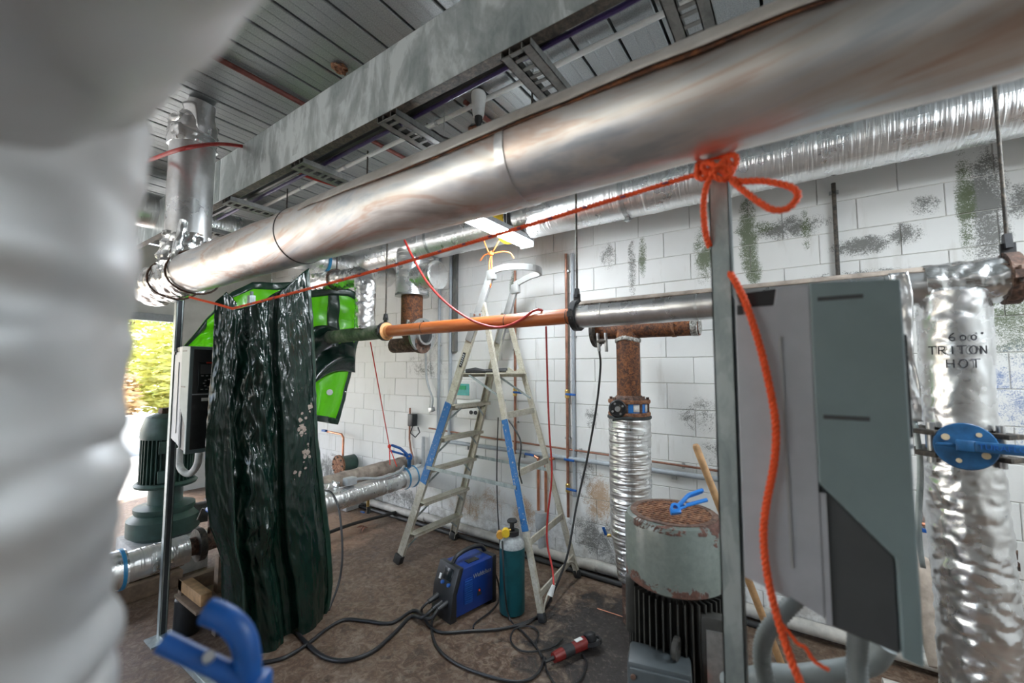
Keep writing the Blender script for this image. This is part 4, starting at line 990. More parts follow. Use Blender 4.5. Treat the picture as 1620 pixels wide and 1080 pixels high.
sk = MB().box(st, (.03, .002, .13), u, Yv, d).build('sticker', 'ink_black', t, bevel=.0008); 
for k in range(6): MB().box(st + d * (-.045 + k * .018) + Vector((0, -.0015, 0)), (.014, .001, .006), u, Yv, d).build('sticker_mark', 'label_white', sk)
for k, z in enumerate((.27, .55, .85, 1.12, 1.40)):
    a, b = zpt(*fN[:2], z), zpt(*fF[:2], z); mb = MB()
    mb.box(((a + b) / 2) + Vector((.03, 0, .0)), (.09, (b - a).y, .006), (1, 0, 0)); mb.box(((a + b) / 2) + Vector((-.013, 0, -.025)), (.006, (b - a).y, .05)); mb.box(((a + b) / 2) + Vector((.073, 0, -.012)), (.004, (b - a).y, .024))
    mb.build('tread', 'ladder_aluminium', t, smooth=False)
    for (e, s) in ((a, 1), (b, -1)):
        MB().bar(e + Vector((-.01, s * .012, -.13)), e + Vector((.03, s * .16, -.02)), .016, .006, (1, 0, 0)).build('tread_brace', 'galv_strut', t, smooth=False)
# platform
zp = 1.67; a, b = zpt(*fN[:2], zp), zpt(*fF[:2], zp)
mb = MB(); mb.bb((a.x - .06, a.y + .02, zp), (a.x + .42, b.y - .02, zp + .006)); mb.bb((a.x - .06, a.y + .02, zp - .03), (a.x - .05, b.y - .02, zp + .01)); mb.build('platform', 'ladder_aluminium', t, smooth=False)
mb = MB().prism([(0, -.03), (.42, -.03), (.44, .0), (.4, .06), (.32, .02), (.26, .055), (0, .02)], (a.x - .02, b.y - .03, zp), (1, 0, 0), (0, 0, 1), .012); mb.build('platform_side', 'ladder_aluminium', t, smooth=False)
for y in (a.y + .03, b.y - .05):
    MB().bar((a.x + .1, y, zp - .01), (zpt(*bN, 1.45).x - .01, y, 1.46), .012, .02, Yv).build('platform_strut', 'galv_strut', t, smooth=False)
for z in (1.35, .93, .48, .16):
    a, b = zpt(*bN, z), zpt(*bF, z); MB().bar(a + Vector((.012, 0, 0)), b + Vector((.012, 0, 0)), .012, .05, (0, 0, 1)).build('cross_bar', 'ladder_aluminium', t, smooth=False)
for (x, y) in ((fN, bN), (fF, bF)):
    s = -.02 if x is fN else .02
    MB().bar(zpt(*x[:2], .86) + Vector((0, s, 0)), zpt(*y, .84) + Vector((0, s, 0)), .006, .028, (0, 0, 1)).build('spreader', 'ladder_blue' if x is fN and False else 'galv_strut', t, smooth=False)
for (e, f_) in ((bN, .16), (bF, .16)):
    s = 1 if e is bN else -1; p = zpt(*e, .02); MB().tube(arc(p + Vector((0, s * .18, .0)), (0, -s * .17, 0), (0, 0, .16), 8), .007, 8).build('corner_brace', 'ladder_aluminium', t)
# guard hoop
g = [fN[2] + Vector((.0, .0, .03)), Vector((-1.98, 2.77, 2.55)), Vector((-1.83, 2.82, 2.545)), Vector((-1.76, 2.92, 2.54)), Vector((-1.8, 3.05, 2.535)), Vector((-1.95, 3.11, 2.53)), fF[2] + Vector((0, 0, .04))]
c = resample(catmull(g, 8), .03); mb = MB()
for p, q_ in zip(c, c[1:]): mb.bar(p, q_ + (q_ - p) * .06, .022, .05, (0, 0, 1))
mb.build('guard_hoop', 'ladder_white', t, ang=50)
# tool on the platform
p = Vector((-2.32, 2.78, 1.69)); t = thing('pliers', 'black handled tool lying on the ladder platform', 'tool', p)
MB().tube([p + Vector((-.05, -.03, 0)), p + Vector((.03, .0, .01)), p + Vector((.12, .03, .0))], [.022, .026, .016], 10).build('body', 'black_metal', t)
MB().tube([p + Vector((.1, .02, .005)), p + Vector((.25, .16, .02))], .013, 8).build('handle', 'rubber', t)
MB().tube([p + Vector((.1, .03, .005)), p + Vector((.28, .1, .008))], .013, 8).build('handle', 'rubber', t)
# orange twine on the duct above the ladder
tc = at(775, 392, Y=2.82); t = thing('orange_twine', 'orange twine tied round the duct, ends dangling above the ladder', 'twine', tc)
def tw(l): return MB().tube(resample(catmull([at(x, y, Y=yy) for x, y, yy in l], 6), .012), .0055, 6)
for l in ([(764, 376, 2.72), (770, 392, 2.72), (775, 402, 2.75)], [(790, 380, 2.72), (782, 394, 2.72), (778, 401, 2.75)], [(775, 400, 2.75), (766, 404, 2.75), (760, 412, 2.76)], [(778, 402, 2.75), (778, 425, 2.75), (776, 455, 2.76)], [(777, 402, 2.74), (774, 420, 2.74), (776, 452, 2.75)], [(777, 401, 2.75), (795, 398, 2.78), (807, 400, 2.8), (813, 408, 2.82)]): tw(l).build('strand', 'twine_orange', t)
MB().lathe(at(777, 401, Y=2.74), (0, 0, 1), [(0, -.025), (.018, -.012), (.022, .005), (0, .025)], 10).build('knot', 'twine_orange', t)

# ================================================================ FLUORESCENT BATTEN
def batten(x, y0, y1, z, label):
    t = thing('batten_light', label, 'light', (x, (y0 + y1) / 2, z))
    MB().bb((x - .065, y0, z + .045), (x + .065, y1, z + .085)).build('housing', 'grey_plastic', t, bevel=.004)
    MB().prism([(-.06, .045), (-.05, .012), (-.03, 0), (.03, 0), (.05, .012), (.06, .045)], (x, y1 - .015, z), (1, 0, 0), (0, 0, 1), y1 - y0 - .03).build('diffuser', 'lamp_diffuser', t)
    for y in (y0 - .01, y1 - .01): MB().bb((x - .066, y, z - .002), (x + .066, y + .015, z + .086)).build('end_cap', 'white_plastic', t, bevel=.003)
    for y in (y0 + .17, y1 - .35): MB().cyl((x + .03, y, z + .085), (x + .03, y, DZ), .003, n=6).build('suspension_wire', 'steel', t)
batten(-1.87, 1.73, 2.95, 2.74, 'lit fluorescent batten under the foil duct above the ladder')
batten(1.3, 1.35, 2.57, 2.74, 'added batten lamp, out of view beyond the right end of the foil pipes')  # added lamp out of view, brightens the block wall
batten(1.85, 1.0, 2.22, 2.74, 'second added batten lamp, out of view further beyond the right end of the foil pipes')  # also added out of view for more light on the wall

# ================================================================ LEVER HANDLES (butterfly valve type)
def lever(t, o, a, b, s=1.0, mat='blue_lever', sub=None):
    """o hub centre, a arm direction, b direction the grip lifts to"""
    o, a, b = Vector(o), Vector(a).normalized(), Vector(b).normalized(); b = (b - a * a.dot(b)).normalized(); n = a.cross(b)
    P2 = lambda x, y, k=0: o + (a * x + b * y + n * k) * s
    h = MB(); h.ring(P2(0, 0), n, .012 * s, .024 * s, .034 * s, 20); h.build('hub', mat, t)
    h = MB()
    for k in (-1, 1):
        h.tube(resample([P2(.012, .008, .008 * k), P2(.05, .035, .012 * k), P2(.085, .06, .012 * k), P2(.16, .078, .012 * k)], .01 * s), .0085 * s, 10)
    h.tube([P2(.16, .078, -.012), P2(.165, .08, 0), P2(.16, .078, .012)], .0085 * s, 10); h.tube([P2(.07, .05, -.012), P2(.07, .05, .012)], .009 * s, 10)
    h.build('grip', mat, t)
    MB().tube(resample([P2(.015, -.004), P2(.06, .012), P2(.17, .03)], .012 * s), .0095 * s, 12).build('trigger', mat, t)
    MB().cyl(P2(.05, .012, -.018), P2(.05, .012, .018), .006 * s, n=10).build('pivot_pin', 'steel', t)
    MB().box(P2(-.002, -.016), (.05 * s, .022 * s, .03 * s), a, b, n).build('hub_foot', mat, t, bevel=.004 * s)

# near lever, out of focus at the bottom left, on its own stand pipe
b0 = at(388, 1095, d=.5)
t = thing('valve_stand', 'blurred blue valve lever close to the lens at bottom left', 'valve', (b0.x, b0.y, 0))
q = lambda x, y, d: at(x, y, d=d)
MB().tube(resample(catmull([q(388, 1120, .5), q(393, 1060, .5), q(385, 1010, .5), q(366, 985, .5), q(345, 972, .5), q(328, 966, .5)], 6), .006), .0145, 16).build('grip', 'blue_lever', t)
MB().tube(resample([q(385, 1078, .495), q(345, 1056, .49), q(298, 1034, .485), q(256, 1014, .48)], .008), [.017] * 4 + [.0115] * 40 if False else .0115, 16).build('trigger', 'blue_lever', t)
MB().cyl(q(330, 1038, .47), q(330, 1046, .5), .006, n=10).build('pivot_pin', 'steel', t)
MB().box(b0 + Vector((0, 0, -.015)), (.05, .04, .07), _rt, _rt.cross(Vector((0, 0, 1)))).build('hub', 'blue_lever', t, bevel=.008)
MB().cyl(b0 - Vector((0, 0, .05)), b0 - Vector((0, 0, .14)), .016, n=16).build('neck', 'blue_lever', t)
MB().cyl((b0.x, b0.y, 1.17), (b0.x, b0.y, b0.z - .12), .075, n=32).build('valve_body', 'blue_cast', t)
MB().ring((b0.x, b0.y, 1.16), (0, 0, 1), .04, .1, .02, 32).build('flange', 'steel_black', t)
mb = MB(); lag(mb, [(b0.x, b0.y, 0), (b0.x, b0.y, 1.15)], .06, .02, 36, amp=.002); mb.build('stand_pipe', 'foil_ring', t)

# ================================================================ RUSTY MOTOR AT THE LOWER RIGHT
mc = Vector((-.42, 1.70, 0)); mt = 1.165; mr = .178
t = thing('rusty_motor', 'upright electric motor with flaking grey green fan cowl at lower right', 'motor', mc)
MB().lathe(mc, (0, 0, 1), [(.172, mt - .235), (.178, mt - .23), (.178, mt - .03), (.17, mt - .008), (.155, mt), (.15, mt - .003)], 56).build('fan_cowl', 'cowl_paint', t)
g = MB().lathe(mc, (0, 0, 1), [(.001, mt - .05), (.15, mt - .05)], 40).build('grille_backing', 'rubber', t)
mb = MB()
for k in range(-6, 7):
    x = k * .0225; L = math.sqrt(max(.0, .15 ** 2 - x * x))
    if L < .02: continue
    mb.box(mc + Vector((x, 0, mt - .004)), (.009, 2 * L, .005)); mb.box(mc + Vector((0, x, mt - .002)), (2 * L, .009, .005))
g = mb.build('grille', 'rust_flange', t, smooth=False); g['kind'] = 'stuff'
MB().ring(mc + Vector((0, 0, mt - .001)), (0, 0, 1), .135, .157, .006, 48).build('grille_rim', 'rust_dark', t)
MB().cyl(mc + Vector((0, 0, .42)), mc + Vector((0, 0, mt - .22)), .135, n=40).build('stator', 'motor_grey', t)
for k in range(44):
    a = 2 * math.pi * k / 44; d = Vector((math.cos(a), math.sin(a), 0)); MB().box(mc + d * .15 + Vector((0, 0, .68)), (.04, .005, .46), d, Vector((-d.y, d.x, 0))).build('cooling_fin', 'motor_grey', t, smooth=False)
fw2 = (Vector((0, 0, 0)) - mc).normalized(); sd2 = Vector((-fw2.y, fw2.x, 0)); sd2 = sd2 if sd2.dot(_rt) > 0 else -sd2
bo = mc + fw2 * .19 - sd2 * .055
MB().box(bo + Vector((0, 0, .60)), (.20, .12, .28), sd2, fw2).build('terminal_box', 'motor_box', t, bevel=.012)
MB().box(bo + fw2 * .062 + Vector((0, 0, .60)), (.185, .012, .25), sd2, fw2).build('box_lid', 'motor_box', t, bevel=.01)
for dx, dz in ((-.08, .1), (.08, .1)): MB().cyl(bo + fw2 * .066 + sd2 * dx + Vector((0, 0, .6 + dz)), bo + fw2 * .074 + sd2 * dx + Vector((0, 0, .6 + dz)), .009, n=8).build('lid_bolt', 'rust_dark', t)
MB().box(mc - sd2 * .155 + fw2 * .07 + Vector((0, 0, .84)), (.035, .05, .2), sd2, fw2).build('foot_boss', 'motor_grey', t, bevel=.008)
MB().box(mc + sd2 * .12 + fw2 * .13 + Vector((0, 0, .72)), (.085, .05, .32), sd2, fw2).build('name_plate_boss', 'motor_grey', t, bevel=.012)
MB().box(mc + sd2 * .12 + fw2 * .158 + Vector((0, 0, .74)), (.05, .004, .2), sd2, fw2).build('name_plate', 'zinc', t)
MB().ring(mc + fw2 * .185 - sd2 * .0 + Vector((0, 0, .775)), sd2 + fw2 * .3, .022, .036, .014, 24).build('lifting_eye', 'motor_grey', t)
MB().lathe(mc, (0, 0, 1), [(.2, .02), (.2, .05), (.17, .07), (.16, .4), (.2, .41), (.2, .43)], 40).build('pump_head', 'motor_grey', t)
MB().box(mc + Vector((0, 0, .01)), (.5, .5, .02)).build('base_plate', 'steel_black', t)
conduit('flexible_conduit', [bo + sd2 * .12 + Vector((0, 0, .6)), bo + sd2 * .2 + Vector((0, 0, .6)), bo + sd2 * .3 + Vector((0, 0, .55)), bo + sd2 * .36 + Vector((0, .05, .3)), bo + sd2 * .36 + Vector((0, .1, .02))], .016, 'flex_conduit', 'corrugated conduit leaving the side of the rusty motor box')
tag(MB().cyl(bo + sd2 * .105 + fw2 * .02 + Vector((0, 0, .66)), bo + sd2 * .16 + fw2 * .02 + Vector((0, 0, .655)), .012, n=12).build('orange_gland', 'rope_orange'), 'small orange cable gland on the rusty motor', 'gland')
hub = at(1068, 808, Z=mt + .03)
t = thing('loose_lever', 'loose blue valve lever lying on the rusty motor top', 'lever handle', hub - Vector((0, 0, .03)))
lever(t, hub + Vector((0, 0, .008)), sd2 * 1 + Vector((0, 0, .12)) - fw2 * .3, Vector((0, 0, 1)) - fw2 * .9, .72, 'blue_valve')
T0 = at(1100, 703, d=1.95); T1 = at(1240, 1060, d=1.95); dr = (T1 - T0).normalized(); B0 = T0 + dr * ((T0.z - .0) / -dr.z)
t = thing('broom_handle', 'wooden handle leaning behind the rusty motor', 'handle', B0)
MB().tube([T0, T0 + dr * .012, B0], [.012, .0165, .0165], 16).build('shaft', 'wood', t)

# ================================================================ FLOOR TOOLS
# welder
wA = Vector((-1.99, 2.165, 0)); wl = Vector((.19, .98, 0)).normalized(); ww = Vector((-wl.y, wl.x, 0))
t = thing('welding_machine', 'blue portable welder with black ends and carry handle', 'welder', wA + wl * .2 + ww * .11)
W_, L_, H_ = .23, .42, .335
def W3(l, z, w=0): return wA + wl * l + ww * w + Vector((0, 0, z))
def wpr(poly, w0, w1): return MB().prism(poly, wA + ww * w1, wl, Vector((0, 0, 1)), w1 - w0)
wpr([(.05, .02), (L_ - .03, .02), (L_ - .03, H_ - .01), (.11, H_ - .01), (.05, .17)], .006, W_ - .006).build('case', 'welder_blue', t, bevel=.008)
wpr([(0.0, 0), (.055, 0), (.055, .17), (.115, H_), (.075, H_ + .005), (.02, .19)], 0, W_).build('front_bezel', 'black_plastic', t, bevel=.006)
wpr([(L_ - .035, 0), (L_, 0), (L_, H_), (L_ - .035, H_)], 0, W_).build('rear_bezel', 'black_plastic', t, bevel=.006)
MB().tube(resample(catmull([W3(.1, H_, W_ / 2), W3(.14, H_ + .04, W_ / 2), W3(.25, H_ + .06, W_ / 2), W3(.36, H_ + .045, W_ / 2), W3(.4, H_, W_ / 2)], 6), .02), .016, 10).build('carry_handle', 'black_plastic', t)
MB().box(W3(.24, H_ - .008, .07), (.1, .05, .006), wl, ww).build('top_label', 'screen_dark', t)
v = MB().box(W3(.155, .165, .003), (.075, .006, .17), wl, ww).build('vent_panel', 'welder_blue', t, bevel=.002)
for k in range(11): MB().box(W3(.155, .09 + k * .0145, -.002), (.065, .006, .005), wl, ww).build('vent_louvre', 'welder_light', v)
text_mb('Weldclass', .042, W3(.285, .245, .0045), wl, Vector((0, 0, 1)), .001).build('maker_lettering', 'key_grey', t, smooth=False)
mb = MB().prism([(.0, 0), (.045, 0), (.03, .05), (.015, .05)], W3(.235, .1, .0055), wl, Vector((0, 0, 1)), .001); mb.build('warning_mark', 'ink_black', t)
MB().lathe(W3(.257, .135, .004), -ww, [(.008, 0), (.008, .002), (0, .002)], 10).build('red_mark', 'red_badge', t)
fn = (Vector((0, 0, 1)) * .0 - wl).normalized(); fs = (W3(.075, H_) - W3(.02, .19)).normalized(); fnn = ww.cross(fs).normalized(); fnn = fnn if fnn.dot(wl) < 0 else -fnn
pc = (W3(.075, H_) + W3(.02, .19)) / 2
MB().box(pc + ww * .1 + fs * .02 + fnn * .002, (.1, .08, .006), ww, fs, fnn).build('display', 'screen_dark', t, bevel=.002)
for k in (.06, .13): MB().cyl(pc + ww * k - fs * .04, pc + ww * k - fs * .04 + fnn * .016, .012, n=14).build('knob', 'welder_light', t)
MB().box(pc + ww * .175 - fs * .015 + fnn * .002, (.02, .035, .006), ww, fs, fnn).build('rating_label', 'label_white', t)
for k, zz in ((.06, .12), (.12, .1), (.17, .13)): MB().cyl(W3(.03, zz, k), W3(-.06, zz - .02, k), .02, .016, n=14).build('socket', 'black_plastic', t)
# gas bottle
gc = Vector((-1.738, 2.53, 0)); gz = at(812, 866, Y=2.5).z
t = thing('gas_bottle', 'teal gas bottle with grey shoulder between the ladder legs', 'gas bottle', gc)
MB().lathe(gc, (0, 0, 1), [(.07, 0), (.088, .012), (.09, .03), (.09, gz - .005)], 36).build('bottle', 'cyl_teal', t)
MB().lathe(gc, (0, 0, 1), [(.09, gz - .005), (.086, gz + .02), (.065, gz + .05), (.04, gz + .065), (.025, gz + .08)], 36).build('shoulder', 'cyl_grey', t)
cd = (Vector((0, 0, 0)) - gc).normalized(); cs = Vector((-cd.y, cd.x, 0)); cs = cs if cs.dot(_rt) > 0 else -cs
MB().box(gc + cd * .079 + cs * .02 + Vector((0, 0, gz + .008)), (.022, .003, .022), (cs + Vector((0, 0, 1))).normalized(), cd, (Vector((0, 0, 1)) - cs).normalized()).build('diamond_label', 'green_mark', t)
MB().ring(gc + Vector((0, 0, gz + .09)), (0, 0, 1), .02, .05, .03, 24).build('guard', 'black_plastic', t)
MB().cyl(gc + Vector((0, 0, gz + .06)), gc + Vector((0, 0, gz + .16)), .016, n=14).build('valve', 'black_metal', t)
MB().lathe(gc + Vector((0, 0, gz + .155)), (0, 0, 1), [(.012, 0), (.036, .006), (.038, .016), (.03, .026), (0, .028)], 12).build('hand_wheel', 'rubber', t)
MB().cyl(gc + Vector((0, 0, gz + .11)), gc - cs * .05 + cd * .02 + Vector((0, 0, gz + .11)), .011, n=12).build('regulator_stem', 'brass', t)
MB().cyl(gc - cs * .045 + cd * .01 + Vector((0, 0, gz + .1)), gc - cs * .045 + cd * .055 + Vector((0, 0, gz + .1)), .028, n=20).build('gauge', 'yellow', t)
MB().cyl(gc - cs * .085 + cd * .01 + Vector((0, 0, gz + .085)), gc - cs * .085 + cd * .05 + Vector((0, 0, gz + .085)), .026, n=20).build('gauge', 'amber', t)
# grinder
ga, gb = at(880, 1038, Z=.045), at(925, 1016, Z=.05); gd = (gb - ga).normalized(); gs = Vector((-gd.y, gd.x, 0)); gu = Vector((0, 0, 1))
t = thing('angle_grinder', 'red angle grinder lying on the floor near the motor', 'grinder', Vector(((ga.x + gb.x) / 2, (ga.y + gb.y) / 2, 0)))
MB().tube([ga - gd * .02, ga + gd * .02, ga + gd * .11, gb], [.026, .031, .03, .036], 18).build('body', 'grinder_red', t)
MB().tube([ga + gd * .05, ga + gd * .12], .0325, 18).build('grip', 'black_plastic', t)
MB().box(ga + gd * .17 + gu * .034, (.05, .025, .004), gd, gs).build('rating_label', 'label_white', t)
MB().lathe(gb + gd * .045, (gs * -.3 + gu * -1).normalized(), [(.02, -.045), (.036, -.035), (.04, 0), (.03, .02)], 24).build('gear_head', 'black_metal', t)
MB().lathe(gb + gd * .05, (gs * -.3 + gu * -1).normalized(), [(.062, .012), (.063, .015), (.062, .018), (.0, .018)], 32).build('grinding_disc', 'zinc', t)
MB().ring(gb + gd * .05 + gu * -.01, (gs * -.3 + gu * -1).normalized(), .055, .068, .02, 28).build('disc_guard', 'black_metal', t)
MB().tube([ga - gd * .02, ga - gd * .08], [.012, .007], 10).build('cord_boot', 'rubber', t)
# cables and leads on the floor
def fl_(pts, z=.012): return [at(x, y, Z=z) for x, y in pts]
cable('welding_cable', [W3(-.06, .1, .06), W3(-.12, .06, .07)] + fl_([(655, 965), (620, 985), (580, 982), (545, 980), (515, 996), (490, 1016), (450, 1040), (415, 1048)]), .0115, 'cable_black', 'thick black welding cable curving from the welder behind the curtain', 'cable', n=10)
cable('torch_cable', [W3(-.06, .08, .12), W3(-.13, .05, .13)] + fl_([(650, 975), (625, 1000), (590, 1030), (550, 1044), (515, 1040), (488, 1020), (470, 1000)]), .0125, 'cable_black', 'thick black torch cable looping forward of the welder', 'cable', n=10)
cable('earth_cable', [W3(-.06, .11, .17), W3(-.11, .09, .17)] + fl_([(668, 970), (680, 990), (700, 1000), (740, 998), (800, 993), (850, 975), (872, 948)]), .009, 'cable_black', 'black lead running from the welder past the gas bottle', 'cable')
cable('power_lead', [W3(-.03, .06, .1)] + fl_([(683, 985), (690, 1020), (720, 1048), (770, 1068), (820, 1078), (850, 1066), (862, 1040)]), .008, 'cable_black', 'black lead curving along the floor below the welder', 'cable')
cable('power_lead', [W3(L_, .22, .04), W3(L_ + .04, .12, .03)] + fl_([(790, 945), (778, 965), (752, 985), (749, 994)]), .006, 'cable_black', 'thin black lead from the rear of the welder', 'cable')
cable('grinder_lead', [ga - gd * .08] + fl_([(862, 1042), (848, 1020), (852, 1000), (838, 990), (815, 994), (808, 1012), (822, 1028), (848, 1030), (876, 1022), (890, 1010)]), .0055, 'cable_black', 'thin black lead coiled beside the red grinder', 'cable')
cable('grinder_lead', fl_([(862, 1045), (866, 1062), (884, 1085), (915, 1078), (928, 1050), (922, 1034)]), .0055, 'cable_black', 'thin black lead looping in front of the red grinder', 'cable')
cable('gas_hose', [gc - cs * .07 + cd * .05 + Vector((0, 0, gz + .05)), gc - cs * .06 + cd * .1 + Vector((0, 0, gz - .1)), gc - cs * .05 + cd * .11 + Vector((0, 0, .2))] + fl_([(806, 978), (828, 1000), (848, 1022), (858, 1040)]), .006, 'cable_black', 'thin black gas hose hanging down the teal bottle', 'hose')
# red extension lead hanging from the orange pipe to the floor
t = thing('extension_lead', 'red lead hanging from the orange pipe to a clear plug on the floor', 'lead', at(870, 945, Z=.02))
MB().tube(resample(catmull([at(864, 516, Y=2.36), at(866, 600, Y=2.45), at(869, 680, Y=2.5), at(873, 750, Y=2.52), at(866, 820, Y=2.52), at(866, 860, Y=2.52), at(874, 900, Y=2.5), at(876, 925, Y=2.45)], 8), .02), .0065, 8).build('red_core', 'cable_red', t)
MB().tube([at(876, 925, Y=2.45), at(870, 942, Y=2.42)], [.012, .02], 12).build('plug', 'flex_white', t)
cable('twin_cable', [at(640, 380, Y=2.2), at(652, 405, Y=2.15), at(675, 445, Y=2.15), at(705, 478, Y=2.15), at(740, 503, Y=2.18), at(770, 515, Y=2.22), at(795, 517, Y=2.24), at(820, 508, Y=2.24), at(845, 491, Y=2.25), at(855, 490, Y=2.27), at(858, 492, Y=2.31)], .0085, 'cable_red', 'red and black twin cable drooping over the orange pipe', 'cable')
cable('plug_lead', [at(790, 640, Y=2.72), at(798, 656, Y=2.7), at(812, 675, Y=2.68), at(824, 700, Y=2.66), at(821, 735, Y=2.66), at(822, 750, Y=2.66), at(826, 765, Y=2.66)], .006, 'cable_black', 'short black lead with plug hanging from the ladder', 'lead')
cable('hanging_cord', [at(788, 660, Y=2.75), at(786, 740, Y=2.75), at(787, 800, Y=2.72), at(791, 860, Y=2.68), at(795, 890, Y=2.6)], .005, 'cable_black', 'thin black cord hanging straight down inside the ladder', 'cord')
cable('curtain_cord', [at(512, 775, Y=2.1), at(525, 780, Y=2.1), at(536, 805, Y=2.1), at(541, 850, Y=2.05), at(541, 890, Y=2.0), at(535, 925, Y=1.95), at(520, 965, Y=1.8)], .0085, 'cable_black', 'black cable hanging beside the right edge of the curtain', 'cable')
cable('floor_hose', [at(500, 850, Z=.06), at(560, 828, Z=.06), at(640, 806, Z=.06), at(720, 778, Z=.06)], .018, 'rubber', 'black hose along the floor under the low pipe', 'hose')
tag(MB().tube(fl_([(945, 962), (994, 978)], .006), .003, 6).build('filler_rod', 'copper', None), 'thin copper filler rod on the floor left of the motor', 'rod')
q = random.Random(3); mb = MB(); c = at(573, 838, Z=.01)
for k in range(3): mb.tube(resample(catmull([c + Vector((q.uniform(-.07, .07), q.uniform(-.05, .05), q.uniform(0, .04))) for _ in range(5)], 5), .01), .004, 5)
tag(mb.build('wire_scrap', 'copper_dull'), 'curl of brown scrap wire on the floor under the low pipe', 'scrap')

# ================================================================ LOW PIPE BEHIND THE CURTAIN
LPX = -3.56
t = thing('low_pipe', 'foil lagged low pipe running to the block wall behind the curtain', 'pipe', (LPX, 1.989, 0.338))
mb = MB(); lag(mb, [(LPX, 1.413, 0.475), (LPX, 3.089, 0.532)], .094, .007, 48, amp=.003, f=10, ring=.004, rp=.02, seed=51); mb.build('jacket', 'foil_ring', t)
mb = MB(); lag(mb, [(LPX, 0.796, 0.454), (LPX, 1.183, 0.466)], .094, .007, 48, amp=.004, f=10, ring=.003, rp=.02, seed=52); mb.build('jacket', 'foil_scrim', t)
mb = MB(); lag(mb, [(LPX, 0.628, 0.454), (LPX, 0.859, 0.456)], .118, .01, 48, amp=.004, f=10, seed=53); mb.build('collar', 'foil_tape', t)
MB().ring((LPX, 0.838, 0.456), (0, 1, 0), .11, .124, .018, 40).build('strap', 'strap_blue', t)
MB().cyl((LPX, 1.152, 0.466), (LPX, 1.466, 0.475), .06, n=24).build('bare_pipe', 'rust_dark', t)
MB().ring((LPX, 1.256, 0.469), (0, 1, 0), .05, .11, .04, 32).build('flange', 'steel_black', t)
mb = MB(); lag(mb, [(LPX, 3.068, 0.532), (LPX, 3.350, 0.539)], .112, .01, 48, amp=.005, f=12, seed=54); mb.build('end_wrap', 'foil_tape', t)
for y in (2.98, 3.09): MB().ring((LPX, y * 1.047, .535), (0, 1, 0), .11, .118, .012, 40).build('strap', 'strap_blue', t)
MB().cyl((LPX, 3.298, 0.537), (LPX, WY, .595), .07, n=24).build('wall_stub', 'rust_dark', t)
MB().cyl((LPX - .02, 1.675, 0.495), (LPX - .02, 1.675, 0.000), .03, n=14).build('support', 'steel_black', t)
MB().cyl((LPX, 2.670, 0.433), (LPX, 2.670, 0.297), .014, n=12).build('drain', 'brass', t)
MB().cyl((LPX + .01, 2.670, 0.359), (LPX + .01, 2.670, 0.297), .02, n=10).build('drain_valve', 'rubber', t)
MB().box((LPX - .04, 2.638, 0.307), (.05, .015, .012)).build('drain_handle', 'blue_lever', t)
MB().cyl((LPX, 3.193, 0.642), (LPX, 3.193, 0.736), .022, n=14).build('valve_neck', 'blue_cast', t)
t = thing('valve_lever', 'blue valve lever standing on the low pipe at the wall', 'lever handle', (LPX, 3.193, 0.736))
lever(t, (LPX, 3.193, 0.757), (-.75, -.6, .12), (0, 0, 1), 1.25)
tag(MB().tube(resample(catmull([(LPX, 3.120, 0.663), (LPX + .08, 2.984, 0.642), (LPX + .06, 2.775, 0.621), (LPX, 2.617, 0.642), (LPX, 2.513, 0.653)], 6), .02), .014, 10).build('grey_conduit_loop', 'grey_plastic'), 'grey flexible conduit lying on top of the low pipe', 'conduit')
tag(MB().bb((LPX - .04, 2.408, 0.616), (LPX + .04, 2.513, 0.684)).build('junction_box', 'grey_plastic', bevel=.006), 'grey junction box on top of the low pipe', 'box')
mb = MB(); q = random.Random(9)
mb.tube(resample([(LPX - .03, 2.042, 0.611), (LPX - .04, 2.356, 0.632)], .01), .04, 14, True, crinkle(.03, 24, seed=3)); tag(mb.build('foil_scrap', 'foil_tape'), 'crumpled foil scrap on the low pipe', 'foil scrap')
# parallel rusty pipe behind it
t = thing('old_pipe', 'old brown pipe lying behind the foil lagged low pipe', 'pipe', (-3.75, 2.4, .45))
mb = MB(); lag(mb, [(-3.78, 1.6, .6), (-3.72, 3.35, .66)], .07, .03, 24, amp=.008, f=14, seed=60); mb.build('lagging', 'old_lagging', t)
MB().box((-3.77, 1.8, .27), (.12, .12, .54)).build('support_block', 'cement', t)
# wall flange with copper tail, far left
fc = at(538, 735, Y=3.2)
t = thing('wall_flange', 'rusty blind flange on a green stub with copper tail on the wall', 'flange', (fc.x, 3.3, fc.z - .12))
MB().lathe((fc.x, 3.18, fc.z), (0, -1, 0), [(.125, -.012), (.125, .012), (.0, .014)], 28).build('blind_flange', 'rust_flange', t)
for k in range(8): MB().cyl((fc.x + math.cos(k * .785) * .1, 3.19, fc.z + math.sin(k * .785) * .1), (fc.x + math.cos(k * .785) * .1, 3.155, fc.z + math.sin(k * .785) * .1), .011, n=6).build('bolt', 'steel_black', t)
MB().cyl((fc.x, 3.19, fc.z), (fc.x, WY, fc.z), .1, n=28).build('stub', 'motor_green', t)
MB().tube([(fc.x - .02, 3.25, fc.z + .1), (fc.x - .02, 3.25, fc.z + .33), (fc.x - .06, 3.25, fc.z + .37), (fc.x - .4, 3.25, fc.z + .38)], .014, 10).build('copper_tail', 'copper', t)
MB().box((fc.x - .42, 3.23, fc.z + .39), (.09, .03, .025)).build('tap_handle', 'blue_lever', t)
tag(MB().bb((fc.x + .0, 3.1, .0), (fc.x + .3, 3.38, fc.z - .13)).build('cement_block', 'cement', bevel=.01), 'grey cement block under the rusty wall flange', 'block')

